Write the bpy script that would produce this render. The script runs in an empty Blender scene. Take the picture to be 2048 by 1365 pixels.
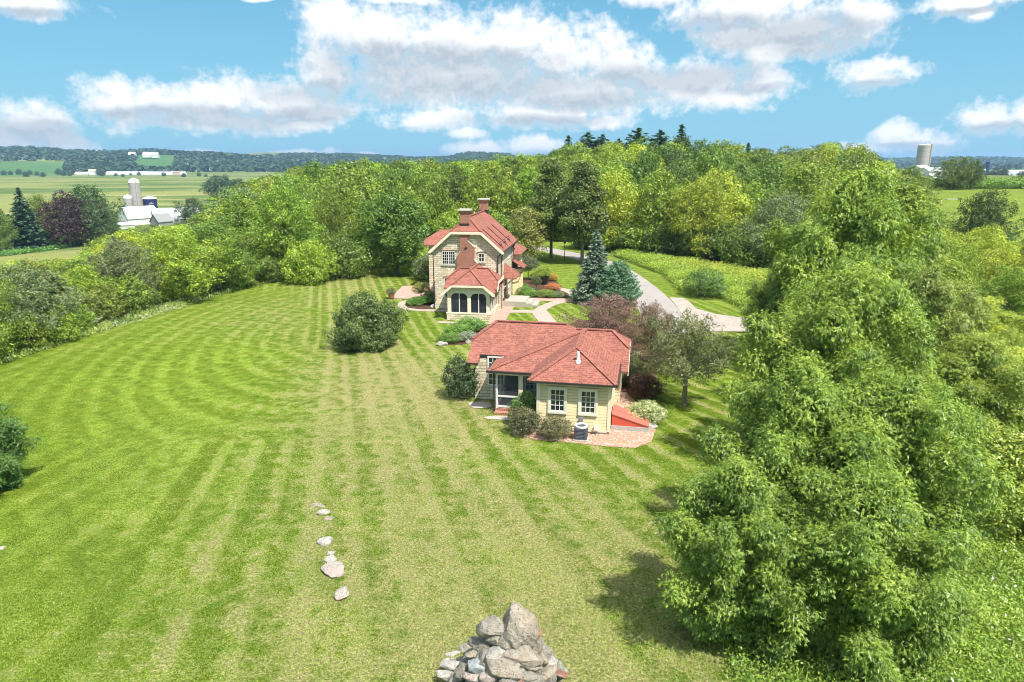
import bpy, bmesh, math, random
import numpy as np
from mathutils import Vector
R = math.radians
SC = bpy.context.scene
COL = SC.collection
random.seed(7)
rng = np.random.default_rng(11)

# ------------------------------------------------------------------ camera
FPX, CH = 1400.0, 15.0
PITCH = math.atan(362 / 1400.)
cam = bpy.data.objects.new('camera', bpy.data.cameras.new('camera'))
COL.objects.link(cam)
cam.location = (0, 0, CH)
cam.rotation_euler = (R(90) - PITCH, 0, 0)
cam.data.sensor_width = 36
cam.data.lens = 36 * FPX / 2048
cam.data.clip_start = .5
cam.data.clip_end = 30000
SC.camera = cam

# ------------------------------------------------------------------ light
SUN_EL, SUN_AZ = 58, 141       # azimuth clockwise from +Y
sd = Vector((math.sin(R(SUN_AZ)) * math.cos(R(SUN_EL)), math.cos(R(SUN_AZ)) * math.cos(R(SUN_EL)), math.sin(R(SUN_EL))))
sun = bpy.data.objects.new('sun', bpy.data.lights.new('sun', 'SUN'))
COL.objects.link(sun)
sun.data.energy = 4.6
sun.data.angle = R(.5)
sun.data.color = (1, .96, .89)
sun.rotation_euler = sd.to_track_quat('Z', 'Y').to_euler()
sun.location = (60, -30, 120)
SC.view_settings.view_transform = 'Standard'
SC.view_settings.look = 'None'
SC.view_settings.exposure = 0.78
SC.cycles.filter_width = 1.0
SC.view_settings.gamma = 1
SC.cycles.max_bounces = 6
SC.cycles.transparent_max_bounces = 8
SC.cycles.volume_bounces = 0

cp, sp = math.cos(PITCH), math.sin(PITCH)
def ray(x, y):
    u = (x - 1024) / FPX; v = (y - 682.5) / FPX
    return u, cp - v * sp, -sp - v * cp
def G(x, y, z=0.):
    a, b, c = ray(x, y); t = (z - CH) / c
    return a * t, b * t
def AT(x, y, Y):
    a, b, c = ray(x, y); t = Y / b
    return a * t, Y, CH + c * t
def PX(X, Y, Z):
    d = Y * cp - (Z - CH) * sp
    return 1024 + FPX * X / d, 682.5 - FPX * (Y * sp + (Z - CH) * cp) / d

# ------------------------------------------------------------------ node helpers
class NT:
    def __init__(s, tree): s.t = tree; s.n = tree.nodes; s.l = tree.links
    def node(s, ty, **kw):
        n = s.n.new(ty)
        for k, v in kw.items(): setattr(n, k, v)
        return n
    def put(s, sock, v):
        if isinstance(v, bpy.types.NodeSocket): s.l.new(v, sock)
        elif v is not None: sock.default_value = v
    def m(s, op, a, b=None, c=None, clamp=False):
        n = s.node('ShaderNodeMath', operation=op); n.use_clamp = clamp
        for i, v in enumerate((a, b, c)): 
            if v is not None: s.put(n.inputs[i], v)
        return n.outputs[0]
    def mix(s, f, a, b, blend='MIX'):
        n = s.node('ShaderNodeMix', data_type='RGBA', blend_type=blend)
        s.put(n.inputs[0], f)
        for i, v in ((6, a), (7, b)):
            s.put(n.inputs[i], v if isinstance(v, bpy.types.NodeSocket) else (v[0], v[1], v[2], 1))
        return n.outputs[2]
    def ramp(s, f, lo, hi, smooth=True, a=0., b=1.):
        n = s.node('ShaderNodeMapRange'); n.interpolation_type = 'SMOOTHSTEP' if smooth else 'LINEAR'
        s.put(n.inputs[0], f); s.put(n.inputs[1], lo); s.put(n.inputs[2], hi); s.put(n.inputs[3], a); s.put(n.inputs[4], b)
        return n.outputs[0]
    def noise(s, vec, scale, detail=3, rough=.55, dist=0, out=0):
        n = s.node('ShaderNodeTexNoise'); s.put(n.inputs['Vector'], vec)
        n.inputs['Scale'].default_value = scale; n.inputs['Detail'].default_value = detail
        n.inputs['Roughness'].default_value = rough; n.inputs['Distortion'].default_value = dist
        return n.outputs[out]
    def vmul(s, vec, v):
        n = s.node('ShaderNodeVectorMath', operation='MULTIPLY'); s.put(n.inputs[0], vec); n.inputs[1].default_value = v
        return n.outputs[0]
    def attr(s, name, out='Fac'):
        n = s.node('ShaderNodeAttribute'); n.attribute_name = name
        return n.outputs[out]

MATS = {}
def material(name, fn, rough=.8, spec=.2, metal=0):
    m = bpy.data.materials.new(name); m.use_nodes = True
    nt = NT(m.node_tree); nt.n.clear()
    out = nt.node('ShaderNodeOutputMaterial')
    p = nt.node('ShaderNodeBsdfPrincipled')
    p.inputs['Roughness'].default_value = rough
    p.inputs['Specular IOR Level'].default_value = spec
    p.inputs['Metallic'].default_value = metal
    nt.l.new(p.outputs[0], out.inputs[0])
    r = fn(nt, p)
    if r is not None:
        nt.put(p.inputs['Base Color'], r if isinstance(r, bpy.types.NodeSocket) else (r[0], r[1], r[2], 1))
    MATS[name] = m
    return m
def bump(nt, p, h, strength=.5, dist=.02):
    b = nt.node('ShaderNodeBump'); b.inputs['Strength'].default_value = strength; b.inputs['Distance'].default_value = dist
    nt.l.new(h, b.inputs['Height']); nt.l.new(b.outputs[0], p.inputs['Normal'])
def OC(nt): return nt.node('ShaderNodeTexCoord').outputs['Object']
def UV(nt): return nt.node('ShaderNodeTexCoord').outputs['UV']
def brick(nt, vec, w, h, mortar=.012, c1=(1, 1, 1), c2=(0, 0, 0), cm=(.5, .5, .5), off=.5, bias=0.):
    n = nt.node('ShaderNodeTexBrick'); nt.put(n.inputs['Vector'], vec)
    n.offset = off
    n.inputs['Scale'].default_value = 1; n.inputs['Brick Width'].default_value = w; n.inputs['Row Height'].default_value = h
    n.inputs['Mortar Size'].default_value = mortar; n.inputs['Mortar Smooth'].default_value = .2; n.inputs['Bias'].default_value = bias
    for k, c in (('Color1', c1), ('Color2', c2), ('Mortar', cm)): n.inputs[k].default_value = (*c, 1)
    return n

# ------------------------------------------------------------------ sky
w = bpy.data.worlds.new('World'); SC.world = w; w.use_nodes = True
nt = NT(w.node_tree); nt.n.clear()
sky = nt.node('ShaderNodeTexSky'); sky.sky_type = 'NISHITA'; sky.sun_disc = False
sky.sun_elevation = R(SUN_EL); sky.sun_rotation = R(SUN_AZ)
sky.air_density = 1.0; sky.dust_density = .6; sky.ozone_density = 1.5
CLOUDS = [  # image-space authoring of direction-space puffs: x, y, half width, half height
 (680,45,100,75),(760,75,150,85),(900,90,210,95),(1030,80,160,85),(1140,110,170,80),(1240,140,120,70),(900,160,300,85),(1150,190,280,65),(1380,165,200,62),(1530,165,110,45),(1430,190,150,38),
 (1080,228,200,38),(1210,242,95,20),(880,238,140,30),(935,266,48,16),(650,140,85,85),
 (235,205,95,62),(330,205,110,58),(450,195,130,66),(580,205,140,64),(660,228,75,36),(430,240,190,36),(600,245,120,26),
 (60,250,130,60),(140,285,75,36),(0,275,120,50),
 (1500,20,220,60),(1600,60,220,72),(1480,80,130,58),(1720,30,110,58),(1300,-10,110,30),(1560,100,190,40),
 (1745,155,115,40),(1765,138,65,30),
 (1990,240,95,42),(2060,232,80,50),
 (1830,288,125,34),(1700,302,120,17),(1790,270,65,28),(1600,305,80,12),
 (960,300,80,22),(1060,292,100,28),(600,308,90,14),(380,307,80,9),(740,313,36,7),
 (60,5,130,40),(1920,5,130,34),(800,-2,110,18),(1960,25,55,24),(530,0,50,10)]
GREY = [(860,128,330,48),(1000,170,330,45),(700,185,200,34),(1180,200,160,26),(1370,158,260,34),(1500,175,110,16),(1560,70,230,42),(1640,95,150,26),(1450,50,120,30),
 (420,235,250,26),(620,225,130,24),(280,225,110,18),(60,268,160,34),(110,250,60,18),(1760,176,100,14),(2010,262,110,18),(1830,298,130,10),(60,22,120,14),(1960,18,110,10),(1090,240,170,16),(960,312,80,6)]
def azel(x, y):
    a, b, c = ray(x, y)
    return math.atan2(a, b), math.atan2(c, math.hypot(a, b))
g = bpy.data.node_groups.new('cloud_field', 'ShaderNodeTree')
g.interface.new_socket('V', in_out='INPUT', socket_type='NodeSocketVector')
g.interface.new_socket('D', in_out='OUTPUT', socket_type='NodeSocketFloat'); g.interface.new_socket('A', in_out='OUTPUT', socket_type='NodeSocketFloat')
gn = NT(g); gi = gn.node('NodeGroupInput'); go = gn.node('NodeGroupOutput')
V = gi.outputs[0]
n1 = gn.noise(V, 9, 6, .55, 0, 1)
wv = gn.node('ShaderNodeVectorMath', operation='MULTIPLY_ADD')
gn.put(wv.inputs[0], n1); wv.inputs[1].default_value = (.05, .028, 0)
off = gn.node('ShaderNodeVectorMath', operation='ADD'); gn.put(off.inputs[0], V); off.inputs[1].default_value = (-.025, -.014, 0)
gn.put(wv.inputs[2], off.outputs[0])
acc = None; accs = []
for blob in CLOUDS + [None] + GREY:
    if blob is None: accs.append(acc); acc = None; continue
    x, y, rx, ry = blob; a, e = azel(x, y); a2, _ = azel(x + rx, y); _, e2 = azel(x, y - ry)
    mp = gn.node('ShaderNodeVectorMath', operation='SUBTRACT'); gn.put(mp.inputs[0], wv.outputs[0]); mp.inputs[1].default_value = (a, e, 0)
    sc_ = gn.vmul(mp.outputs[0], (1 / abs(a2 - a), 1 / abs(e2 - e), 0))
    ln = gn.node('ShaderNodeVectorMath', operation='LENGTH'); gn.put(ln.inputs[0], sc_)
    d = gn.m('SUBTRACT', 1.0, ln.outputs['Value'])
    acc = d if acc is None else gn.m('SMOOTH_MAX', acc, d, .2)
grey_ = acc; acc = accs[0]
n1s = gn.noise(V, 14, 4, .5)
n2 = gn.noise(V, 26, 7, .6)
n3 = gn.noise(V, 75, 6, .62)
dd = gn.m('ADD', acc, gn.m('MULTIPLY', gn.m('SUBTRACT', n2, .5), 1.5))
dd = gn.m('ADD', dd, gn.m('MULTIPLY', gn.m('SUBTRACT', n3, .5), 1.0))
gn.put(go.inputs[0], dd); gn.put(go.inputs[1], gn.m('ADD', grey_, gn.m('MULTIPLY', gn.m('SUBTRACT', n1s, .5), 1.1)))
tc = nt.node('ShaderNodeTexCoord').outputs['Generated']
sx = nt.node('ShaderNodeSeparateXYZ'); nt.put(sx.inputs[0], tc)
azn = nt.m('ARCTAN2', sx.outputs[0], sx.outputs[1])
eln = nt.m('ARCSINE', sx.outputs[2])
cv = nt.node('ShaderNodeCombineXYZ'); nt.put(cv.inputs[0], azn); nt.put(cv.inputs[1], eln)
def field(vec):
    q = nt.node('ShaderNodeGroup'); q.node_tree = g; nt.put(q.inputs[0], vec); return q.outputs
def shifted(dx, dy):
    up = nt.node('ShaderNodeVectorMath', operation='ADD'); nt.put(up.inputs[0], cv.outputs[0]); up.inputs[1].default_value = (dx, dy, 0); return up.outputs[0]
d0, a0_ = field(cv.outputs[0]); d1, _ = field(shifted(.003, .010))
mask = nt.m('POWER', nt.ramp(d0, .0, .75), .72)
gr_ = nt.ramp(a0_, -.35, .65)
sml = nt.ramp(nt.m('SUBTRACT', d0, d1), -.32, .22)
edge = nt.ramp(d0, .05, .7, a=1, b=0)
shade = nt.m('ADD', nt.m('MULTIPLY', nt.m('SUBTRACT', 1, gr_), .80), nt.m('MULTIPLY', sml, .24), clamp=True)
shade = nt.m('MAXIMUM', shade, nt.m('MULTIPLY', edge, .62))
ccol = nt.mix(shade, (4.5, 5.05, 5.7), (10.0, 9.9, 9.8))
# cyan cast of the clear sky, paler near the horizon
sk = nt.mix(.62, nt.mix(1.0, sky.outputs[0], (.60, .98, .93), 'MULTIPLY'), (1.35, 4.15, 7.0))
hz = nt.ramp(eln, 0.0, .30, True, .55, 0)
sk = nt.mix(hz, sk, (3.0, 6.2, 8.0))
lp = nt.mix(nt.m('MULTIPLY', mask, .96), sk, ccol)
lp = nt.mix(nt.m('MULTIPLY', nt.ramp(eln, .40, .75), .75), lp, (11, 11, 11))   # white veil added overhead, out of view, as extra fill light
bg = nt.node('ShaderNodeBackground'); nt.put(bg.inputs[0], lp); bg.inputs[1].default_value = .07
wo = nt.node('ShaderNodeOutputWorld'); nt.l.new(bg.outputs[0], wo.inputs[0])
w.cycles.sampling_method = 'MANUAL'; w.cycles.sample_map_resolution = 512

# ------------------------------------------------------------------ terrain
def sm(t): t = np.clip(t, 0, 1); return t * t * (3 - 2 * t)
LB = np.array([(-200, -48), (0, -46), (35, -41), (50, -39), (70, -36), (85, -32), (96, -24), (103, -17), (130, -25), (200, -42), (300, -55), (900, -90), (20000, -900)], float)
RB = np.array([(-200, 4), (0, 5), (17, 6.6), (20, 6.4), (25, 8), (28, 9.5), (36, 13), (45, 17), (55, 20), (63, 23.5), (72, 23.), (79, 19.7), (90, 20), (108, 16.2), (117, 13.4), (130, 8), (135, -10)], float)
def xb(y): return np.interp(y, LB[:, 0], LB[:, 1])
def xr(y): return np.interp(y, RB[:, 0], RB[:, 1])
AZP = np.radians([-180, -60, -45, -36, -32, -27, -24, -20, -15, -8, 0, 8, 20, 30, 36, 60, 180])
AZA = np.array([60, 60, 62, 60, 58, 68, 60, 56, 48, 36, 30, 30, 26, 27, 27, 30, 60.])
def wob(x, y, s, ph=0):
    return np.sin(x / s + ph) * np.cos(y / s * 1.3 + ph * 2) + .5 * np.sin(x / s * 2.3 + y / s * 1.7 + ph * 3)
def H(x, y):
    x = np.asarray(x, float); y = np.asarray(y, float)
    s = xb(y) - x
    z = -20 * sm(s / 115.)
    right = sm((x + 30) / 60.)
    z = z + 6.0 * sm((y - 132) / 70.) * right
    z = z - 3.0 * sm((x - 17) / 22.) * (1 - sm((y - 45) / 30.))
    r = np.hypot(x, y); az = np.arctan2(x, y)
    z = z - 18 * sm((r - 480) / 700.) * right
    A = np.interp(az, AZP, AZA)
    st = np.where(az > .25, 3600., 2000.)
    z = z + A * sm((r - st) / 1500.) * (1 + .26 * wob(x, y, 260.) * sm((r - 2300) / 600.))
    z = z + .25 * wob(x, y, 21., 1) * sm((s - 3) / 25)
    return z
def Hs(x, y): return float(H(x, y))

# ------------------------------------------------------------------ mesh helpers
def np_mesh(name, verts, nper, mats=(), attrs=None, smooth=False):
    """verts (N*nper,3) -> N separate n-gons"""
    me = bpy.data.meshes.new(name)
    nv = len(verts); nf = nv // nper
    me.vertices.add(nv); me.vertices.foreach_set('co', np.asarray(verts, np.float32).ravel())
    me.loops.add(nv); me.loops.foreach_set('vertex_index', np.arange(nv, dtype=np.int32))
    me.polygons.add(nf); me.polygons.foreach_set('loop_start', np.arange(0, nv, nper, dtype=np.int32))
    try: me.polygons.foreach_set('loop_total', np.full(nf, nper, np.int32))
    except Exception: pass
    me.update(calc_edges=True)
    for k, v in (attrs or {}).items():
        a = me.attributes.new(k, 'FLOAT', 'FACE'); a.data.foreach_set('value', np.asarray(v, np.float32))
    for m in mats: me.materials.append(m)
    return me
def tag(o, label=None, cat=None, group=None, kind=None):
    if label: o['label'] = label
    if cat: o['category'] = cat
    if group: o['group'] = group
    if kind: o['kind'] = kind
    return o
def link(name, me, parent=None, loc=None, rotz=0, color=None):
    o = bpy.data.objects.new(name, me); COL.objects.link(o)
    if parent: o.parent = parent
    if loc is not None: o.location = loc
    if rotz: o.rotation_euler.z = rotz
    if color: o.color = (*color, 1)
    return o
def thing(name, label, cat, loc=(0, 0, 0), rotz=0, scale=1, group=None):
    o = bpy.data.objects.new(name, None); COL.objects.link(o); o.empty_display_size = .3
    o.location = loc; o.rotation_euler.z = rotz
    o.scale = scale if isinstance(scale, tuple) else (scale,) * 3
    return tag(o, label, cat, group)
class MB:
    def __init__(s): s.v = []; s.f = []; s.mi = []; s.cur = 0
    def vt(s, *ps):
        i = len(s.v); s.v += [tuple(p) for p in ps]; return list(range(i, len(s.v)))
    def face(s, *ps): s.f.append(s.vt(*ps)); s.mi.append(s.cur); return s
    def box(s, x0, x1, y0, y1, z0, z1):
        i = s.vt((x0, y0, z0), (x1, y0, z0), (x1, y1, z0), (x0, y1, z0), (x0, y0, z1), (x1, y0, z1), (x1, y1, z1), (x0, y1, z1))
        for q in ((0, 3, 2, 1), (4, 5, 6, 7), (0, 1, 5, 4), (1, 2, 6, 5), (2, 3, 7, 6), (3, 0, 4, 7)):
            s.f.append([i[k] for k in q]); s.mi.append(s.cur)
        return s
    def prism(s, poly, a, b, ax='y'):
        """poly in (u,z) extruded along y (ax='y': u=x) or x (ax='x': u=y); ax='z': poly (x,y) extruded in z"""
        def P(u, w_, t):
            return (u, t, w_) if ax == 'y' else ((t, u, w_) if ax == 'x' else (u, w_, t))
        n = len(poly)
        i = s.vt(*[P(u, w_, a) for u, w_ in poly]); j = s.vt(*[P(u, w_, b) for u, w_ in poly])
        s.f.append(i[::-1] if ax != 'y' else i); s.f.append(j if ax != 'y' else j[::-1]); s.mi += [s.cur] * 2
        for k in range(n):
            l = (k + 1) % n
            q = [i[k], i[l], j[l], j[k]]
            s.f.append(q if ax != 'y' else q[::-1]); s.mi.append(s.cur)
        return s
    def beam(s, p, q, wd, ht=None):
        """rectangular bar between two points"""
        ht = ht or wd
        p = Vector(p); q = Vector(q); d = (q - p).normalized()
        up_ = Vector((0, 0, 1)) if abs(d.z) < .95 else Vector((0, 1, 0))
        a = d.cross(up_).normalized(); b = a.cross(d).normalized()
        c = [(-1, -1), (1, -1), (1, 1), (-1, 1)]
        i = s.vt(*[p + a * u * wd / 2 + b * v_ * ht / 2 for u, v_ in c]); j = s.vt(*[q + a * u * wd / 2 + b * v_ * ht / 2 for u, v_ in c])
        s.f.append(i[::-1]); s.f.append(j); s.mi += [s.cur] * 2
        for k in range(4):
            l = (k + 1) % 4; s.f.append([i[k], i[l], j[l], j[k]]); s.mi.append(s.cur)
        return s
    def rings(s, rings, n=12, cap=True, jit=0):
        """rings: list of (x,y,z,r) -> swept tube with horizontal-ish rings"""
        idx = []
        for k, (x, y, z, r) in enumerate(rings):
            if k == 0: d = Vector(rings[1][:3]) - Vector(rings[0][:3])
            elif k == len(rings) - 1: d = Vector(rings[-1][:3]) - Vector(rings[-2][:3])
            else: d = Vector(rings[k + 1][:3]) - Vector(rings[k - 1][:3])
            if d.length < 1e-6: d = Vector((0, 0, 1))
            d.normalize()
            a = (Vector((0, 1, 0)).cross(d) if abs(d.y) < .9 else Vector((1, 0, 0)).cross(d)).normalized(); b = d.cross(a)
            idx.append(s.vt(*[Vector((x, y, z)) + (a * math.cos(t) + b * math.sin(t)) * r * (1 + jit * random.uniform(-1, 1)) for t in [2 * math.pi * q / n for q in range(n)]]))
        for k in range(len(rings) - 1):
            for q in range(n):
                l = (q + 1) % n; s.f.append([idx[k][q], idx[k][l], idx[k + 1][l], idx[k + 1][q]]); s.mi.append(s.cur)
        if cap: s.f.append(idx[0][::-1]); s.f.append(idx[-1]); s.mi += [s.cur] * 2
        return s
    def thick(s, faces, t):
        """faces: list of point lists forming one open surface; gives it thickness downwards"""
        key = {}; pts = []
        def K(p):
            k = tuple(round(c, 4) for c in p)
            if k not in key: key[k] = len(pts); pts.append(p)
            return key[k]
        fs = [[K(p) for p in f] for f in faces]
        i = s.vt(*pts); j = s.vt(*[(p[0], p[1], p[2] - t) for p in pts])
        ed = {}
        for f in fs:
            s.f.append([i[k] for k in f]); s.f.append([j[k] for k in f][::-1]); s.mi += [s.cur] * 2
            for a, b in zip(f, f[1:] + f[:1]): ed[(a, b)] = 1
        for (a, b) in ed:
            if (b, a) not in ed: s.f.append([i[b], i[a], j[a], j[b]]); s.mi.append(s.cur)
        return s
    def mesh(s, name, *mats, smooth=False):
        me = bpy.data.meshes.new(name); me.from_pydata([tuple(p) for p in s.v], [], s.f)
        me.polygons.foreach_set('material_index', s.mi)
        bm = bmesh.new(); bm.from_mesh(me); bmesh.ops.recalc_face_normals(bm, faces=bm.faces); bm.to_mesh(me); bm.free()
        me.update()
        uv = me.uv_layers.new(name='UVMap')
        for p in me.polygons:
            n = p.normal
            if abs(n.z) > .999: u = Vector((1, 0, 0)); v_ = Vector((0, 1, 0))
            else: u = Vector((-n.y, n.x, 0)).normalized(); v_ = n.cross(u)
            for li in p.loop_indices:
                co = me.vertices[me.loops[li].vertex_index].co
                uv.data[li].uv = (co.dot(u), co.dot(v_))
            p.use_smooth = smooth
        for m in mats: me.materials.append(MATS[m])
        return me
    def build(s, name, mats, parent=None, smooth=False, **kw):
        mats = mats if isinstance(mats, (tuple, list)) else (mats,)
        return link(name, s.mesh(name, *mats, smooth=smooth), parent, **kw)

# ------------------------------------------------------------------ materials
def f_ground(nt, p):
    pos = OC(nt)
    lawn = nt.attr('lawn'); crop = nt.attr('crop'); dry = nt.attr('dry'); u1 = nt.attr('u1'); u2 = nt.attr('u2'); wgt = nt.attr('wgt')
    nz = nt.noise(pos, .35, 3, .6); fine = nt.noise(pos, 9, 5, .7); mid = nt.noise(pos, 1.6, 4, .6); big = nt.noise(pos, .07, 3, .5)
    ul = nt.m('ADD', u1, nt.m('MULTIPLY', nt.m('SUBTRACT', mid, .5), .20))
    s1 = nt.m('SINE', nt.m('MULTIPLY', ul, 6.283)); s1b = nt.m('SINE', nt.m('MULTIPLY', ul, 14.2))
    sA = nt.m('ADD', nt.m('MULTIPLY', s1, .42), nt.m('MULTIPLY', nt.ramp(s1b, -.2, 1, True, -.5, 1.1), .85))
    ul2 = nt.m('ADD', u2, nt.m('MULTIPLY', nt.m('SUBTRACT', mid, .5), .15))
    s2 = nt.ramp(nt.m('SINE', nt.m('MULTIPLY', ul2, 6.283)), -.4, 1, True, -.8, 1.2)
    st = nt.m('ADD', nt.m('MULTIPLY', sA, wgt), nt.m('MULTIPLY', s2, nt.m('MULTIPLY', nt.m('SUBTRACT', 1, wgt), .32)))
    st = nt.m('MULTIPLY', st, nt.ramp(nz, .32, .60, True, .3, 1.15))
    st = nt.m('ADD', st, nt.m('MULTIPLY', nt.m('SUBTRACT', mid, .5), 3.2))
    s3 = nt.m('SINE', nt.m('MULTIPLY', nt.m('ADD', nt.attr('u3'), nt.m('MULTIPLY', nt.m('SUBTRACT', mid, .5), .8)), 6.283))
    st = nt.m('ADD', st, nt.m('MULTIPLY', s3, .14))
    stf = nt.ramp(st, -1, 1, True)
    green = nt.mix(nt.ramp(big, .35, .65), (.150, .215, .024), (.20, .285, .034))
    dark = nt.mix(nt.ramp(nz, .3, .7), (.068, .118, .009), (.105, .15, .012))
    c = nt.mix(stf, dark, green)
    straw = nt.mix(mid, (.20, .19, .065), (.31, .28, .135))
    dm = nt.m('ADD', nt.m('ADD', nt.m('MULTIPLY', nt.m('SUBTRACT', mid, .5), 2.0), nt.m('MULTIPLY', nt.m('SUBTRACT', nz, .5), 1.4)), nt.m('MULTIPLY', nt.m('SUBTRACT', fine, .5), 1.6))
    dm = nt.m('ADD', dm, nt.m('ADD', nt.m('MULTIPLY', st, .55), nt.m('MULTIPLY', dry, 1.1)))
    c = nt.mix(nt.ramp(dm, .15, 1.8, True, 0, .9), c, straw)
    cl_ = nt.noise(pos, .9, 5, .7); c = nt.mix(nt.ramp(cl_, .60, .70, True, 0, .55), c, (.075, .15, .018))
    c = nt.mix(nt.ramp(nt.noise(pos, 2.3, 5, .75), .66, .72, True, 0, .6), c, (.33, .29, .17))
    # rough grass / meadow
    mead = nt.mix(nt.ramp(mid, .3, .7), (.12, .18, .025), (.22, .29, .04))
    mead = nt.mix(nt.ramp(nz, .5, .75), mead, (.24, .23, .09))
    c = nt.mix(lawn, mead, c)
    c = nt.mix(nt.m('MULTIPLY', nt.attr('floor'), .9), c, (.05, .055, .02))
    # far fields: bands of hay and beans
    fb = nt.noise(nt.vmul(pos, (.25, 1.0, 1)), .016, 3, .5)
    fld = nt.mix(nt.ramp(fb, .42, .58), (.075, .13, .030), (.20, .22, .065))
    fld = nt.mix(nt.ramp(nt.noise(nt.vmul(pos, (.3, 1.6, 1)), .028, 4, .6), .5, .72), fld, (.27, .26, .11))
    fld = nt.mix(nt.m('MULTIPLY', nt.ramp(nt.noise(nt.vmul(pos, (.25, 1.5, 1)), .012, 3, .6), .62, .72), .7), fld, (.40, .33, .18))
    c = nt.mix(nt.attr('far'), c, fld)
    row = nt.m('SINE', nt.m('MULTIPLY', nt.m('ADD', nt.attr('rowu'), nt.m('MULTIPLY', mid, .6)), 4.0))
    crp = nt.mix(nt.ramp(row, -.6, .6), (.035, .095, .03), (.08, .20, .05))
    c = nt.mix(crop, c, crp)
    gr2 = nt.noise(pos, 24, 2, .6)
    v = nt.m('MULTIPLY', nt.ramp(fine, .38, .62, False, .58, 1.42), nt.ramp(gr2, .38, .62, False, .62, 1.38))
    hs = nt.node('ShaderNodeHueSaturation'); nt.put(hs.inputs['Color'], c); nt.put(hs.inputs['Value'], v)
    bl = nt.noise(nt.vmul(pos, (1, 1, .3)), 28, 3, .7)
    hb = nt.m('ADD', nt.m('MULTIPLY', fine, 1.0), nt.m('MULTIPLY', bl, .5))
    bump(nt, p, hb, .9, .07)
    return hs.outputs[0]
material('ground', f_ground, .9, .05)

def leaf_material(name, trans=.22):
    m = bpy.data.materials.new(name); m.use_nodes = True
    nt = NT(m.node_tree); nt.n.clear()
    out = nt.node('ShaderNodeOutputMaterial')
    oi = nt.node('ShaderNodeObjectInfo')
    t = nt.attr('tint')
    hs = nt.node('ShaderNodeHueSaturation'); nt.put(hs.inputs['Color'], oi.outputs['Color'])
    nt.put(hs.inputs['Hue'], nt.ramp(t, 0, 1, False, .525, .475))
    nt.put(hs.inputs['Value'], nt.ramp(t, 0, 1, False, .38, 1.72))
    nt.put(hs.inputs['Saturation'], nt.ramp(t, 0, 1, False, 1.0, .95))
    d = nt.node('ShaderNodeBsdfDiffuse'); nt.put(d.inputs[0], hs.outputs[0])
    tr = nt.node('ShaderNodeBsdfTranslucent')
    nt.put(tr.inputs[0], nt.mix(1, hs.outputs[0], (1.25, 1.2, .6), 'MULTIPLY'))
    gl = nt.node('ShaderNodeBsdfGlossy'); gl.inputs['Roughness'].default_value = .45; gl.inputs[0].default_value = (.9, .95, 1, 1)
    mx = nt.node('ShaderNodeMixShader'); mx.inputs[0].default_value = trans
    nt.l.new(d.outputs[0], mx.inputs[1]); nt.l.new(tr.outputs[0], mx.inputs[2])
    m2 = nt.node('ShaderNodeMixShader'); m2.inputs[0].default_value = .035
    nt.l.new(mx.outputs[0], m2.inputs[1]); nt.l.new(gl.outputs[0], m2.inputs[2])
    nt.l.new(m2.outputs[0], out.inputs[0])
    MATS[name] = m
leaf_material('leaf'); leaf_material('needle', .12)

def f_bark(nt, p):
    o = OC(nt); n = nt.noise(nt.vmul(o, (6, 6, 1.2)), 2, 4, .7)
    bump(nt, p, n, .8, .03); return nt.mix(n, (.10, .085, .065), (.30, .27, .22))
material('bark', f_bark, .9)
def f_stone(nt, p):
    u = UV(nt)
    jj = nt.noise(u, 1.7, 2, .5, 0, 1)
    vv = nt.node('ShaderNodeVectorMath', operation='MULTIPLY_ADD'); nt.put(vv.inputs[0], jj); vv.inputs[1].default_value = (.34, .13, 0); nt.put(vv.inputs[2], u)
    b = brick(nt, vv.outputs[0], .52, .21, .02, (1, 1, 1), (0, 0, 0), (.5, .5, .5), .37)
    sel = nt.noise(nt.vmul(u, (2.3, 5.5, 1)), 1, 2, .6)
    f = nt.m('ADD', nt.m('MULTIPLY', b.outputs['Color'], .55), nt.m('MULTIPLY', sel, .5))
    c = nt.mix(nt.ramp(f, .25, .8, False), (.52, .40, .25), (.88, .80, .62))
    c = nt.mix(nt.ramp(nt.noise(nt.vmul(u, (1.6, 4, 1)), 1.3, 2, .5), .54, .66), c, (.70, .47, .26))
    c = nt.mix(nt.ramp(nt.noise(u, 14, 4, .7), .35, .75), c, nt.mix(.55, c, (.84, .79, .68)))
    c = nt.mix(b.outputs['Fac'], c, (.46, .38, .27))
    h = nt.m('SUBTRACT', nt.noise(u, 9, 4, .7), nt.m('MULTIPLY', b.outputs['Fac'], 1.2))
    bump(nt, p, h, .9, .035); return c
material('limestone', f_stone, .9, .1)
def f_brick(nt, p):
    u = UV(nt); b = brick(nt, u, .22, .075, .011, (.36, .10, .06), (.16, .045, .035), (.50, .38, .30))
    n = nt.noise(u, 5, 4, .6)
    bump(nt, p, nt.m('SUBTRACT', 1, b.outputs['Fac']), .6, .01)
    return nt.mix(nt.ramp(n, .35, .75, True, 0, .6), b.outputs['Color'], (.50, .24, .15))
material('brick', f_brick, .85, .1)
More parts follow.
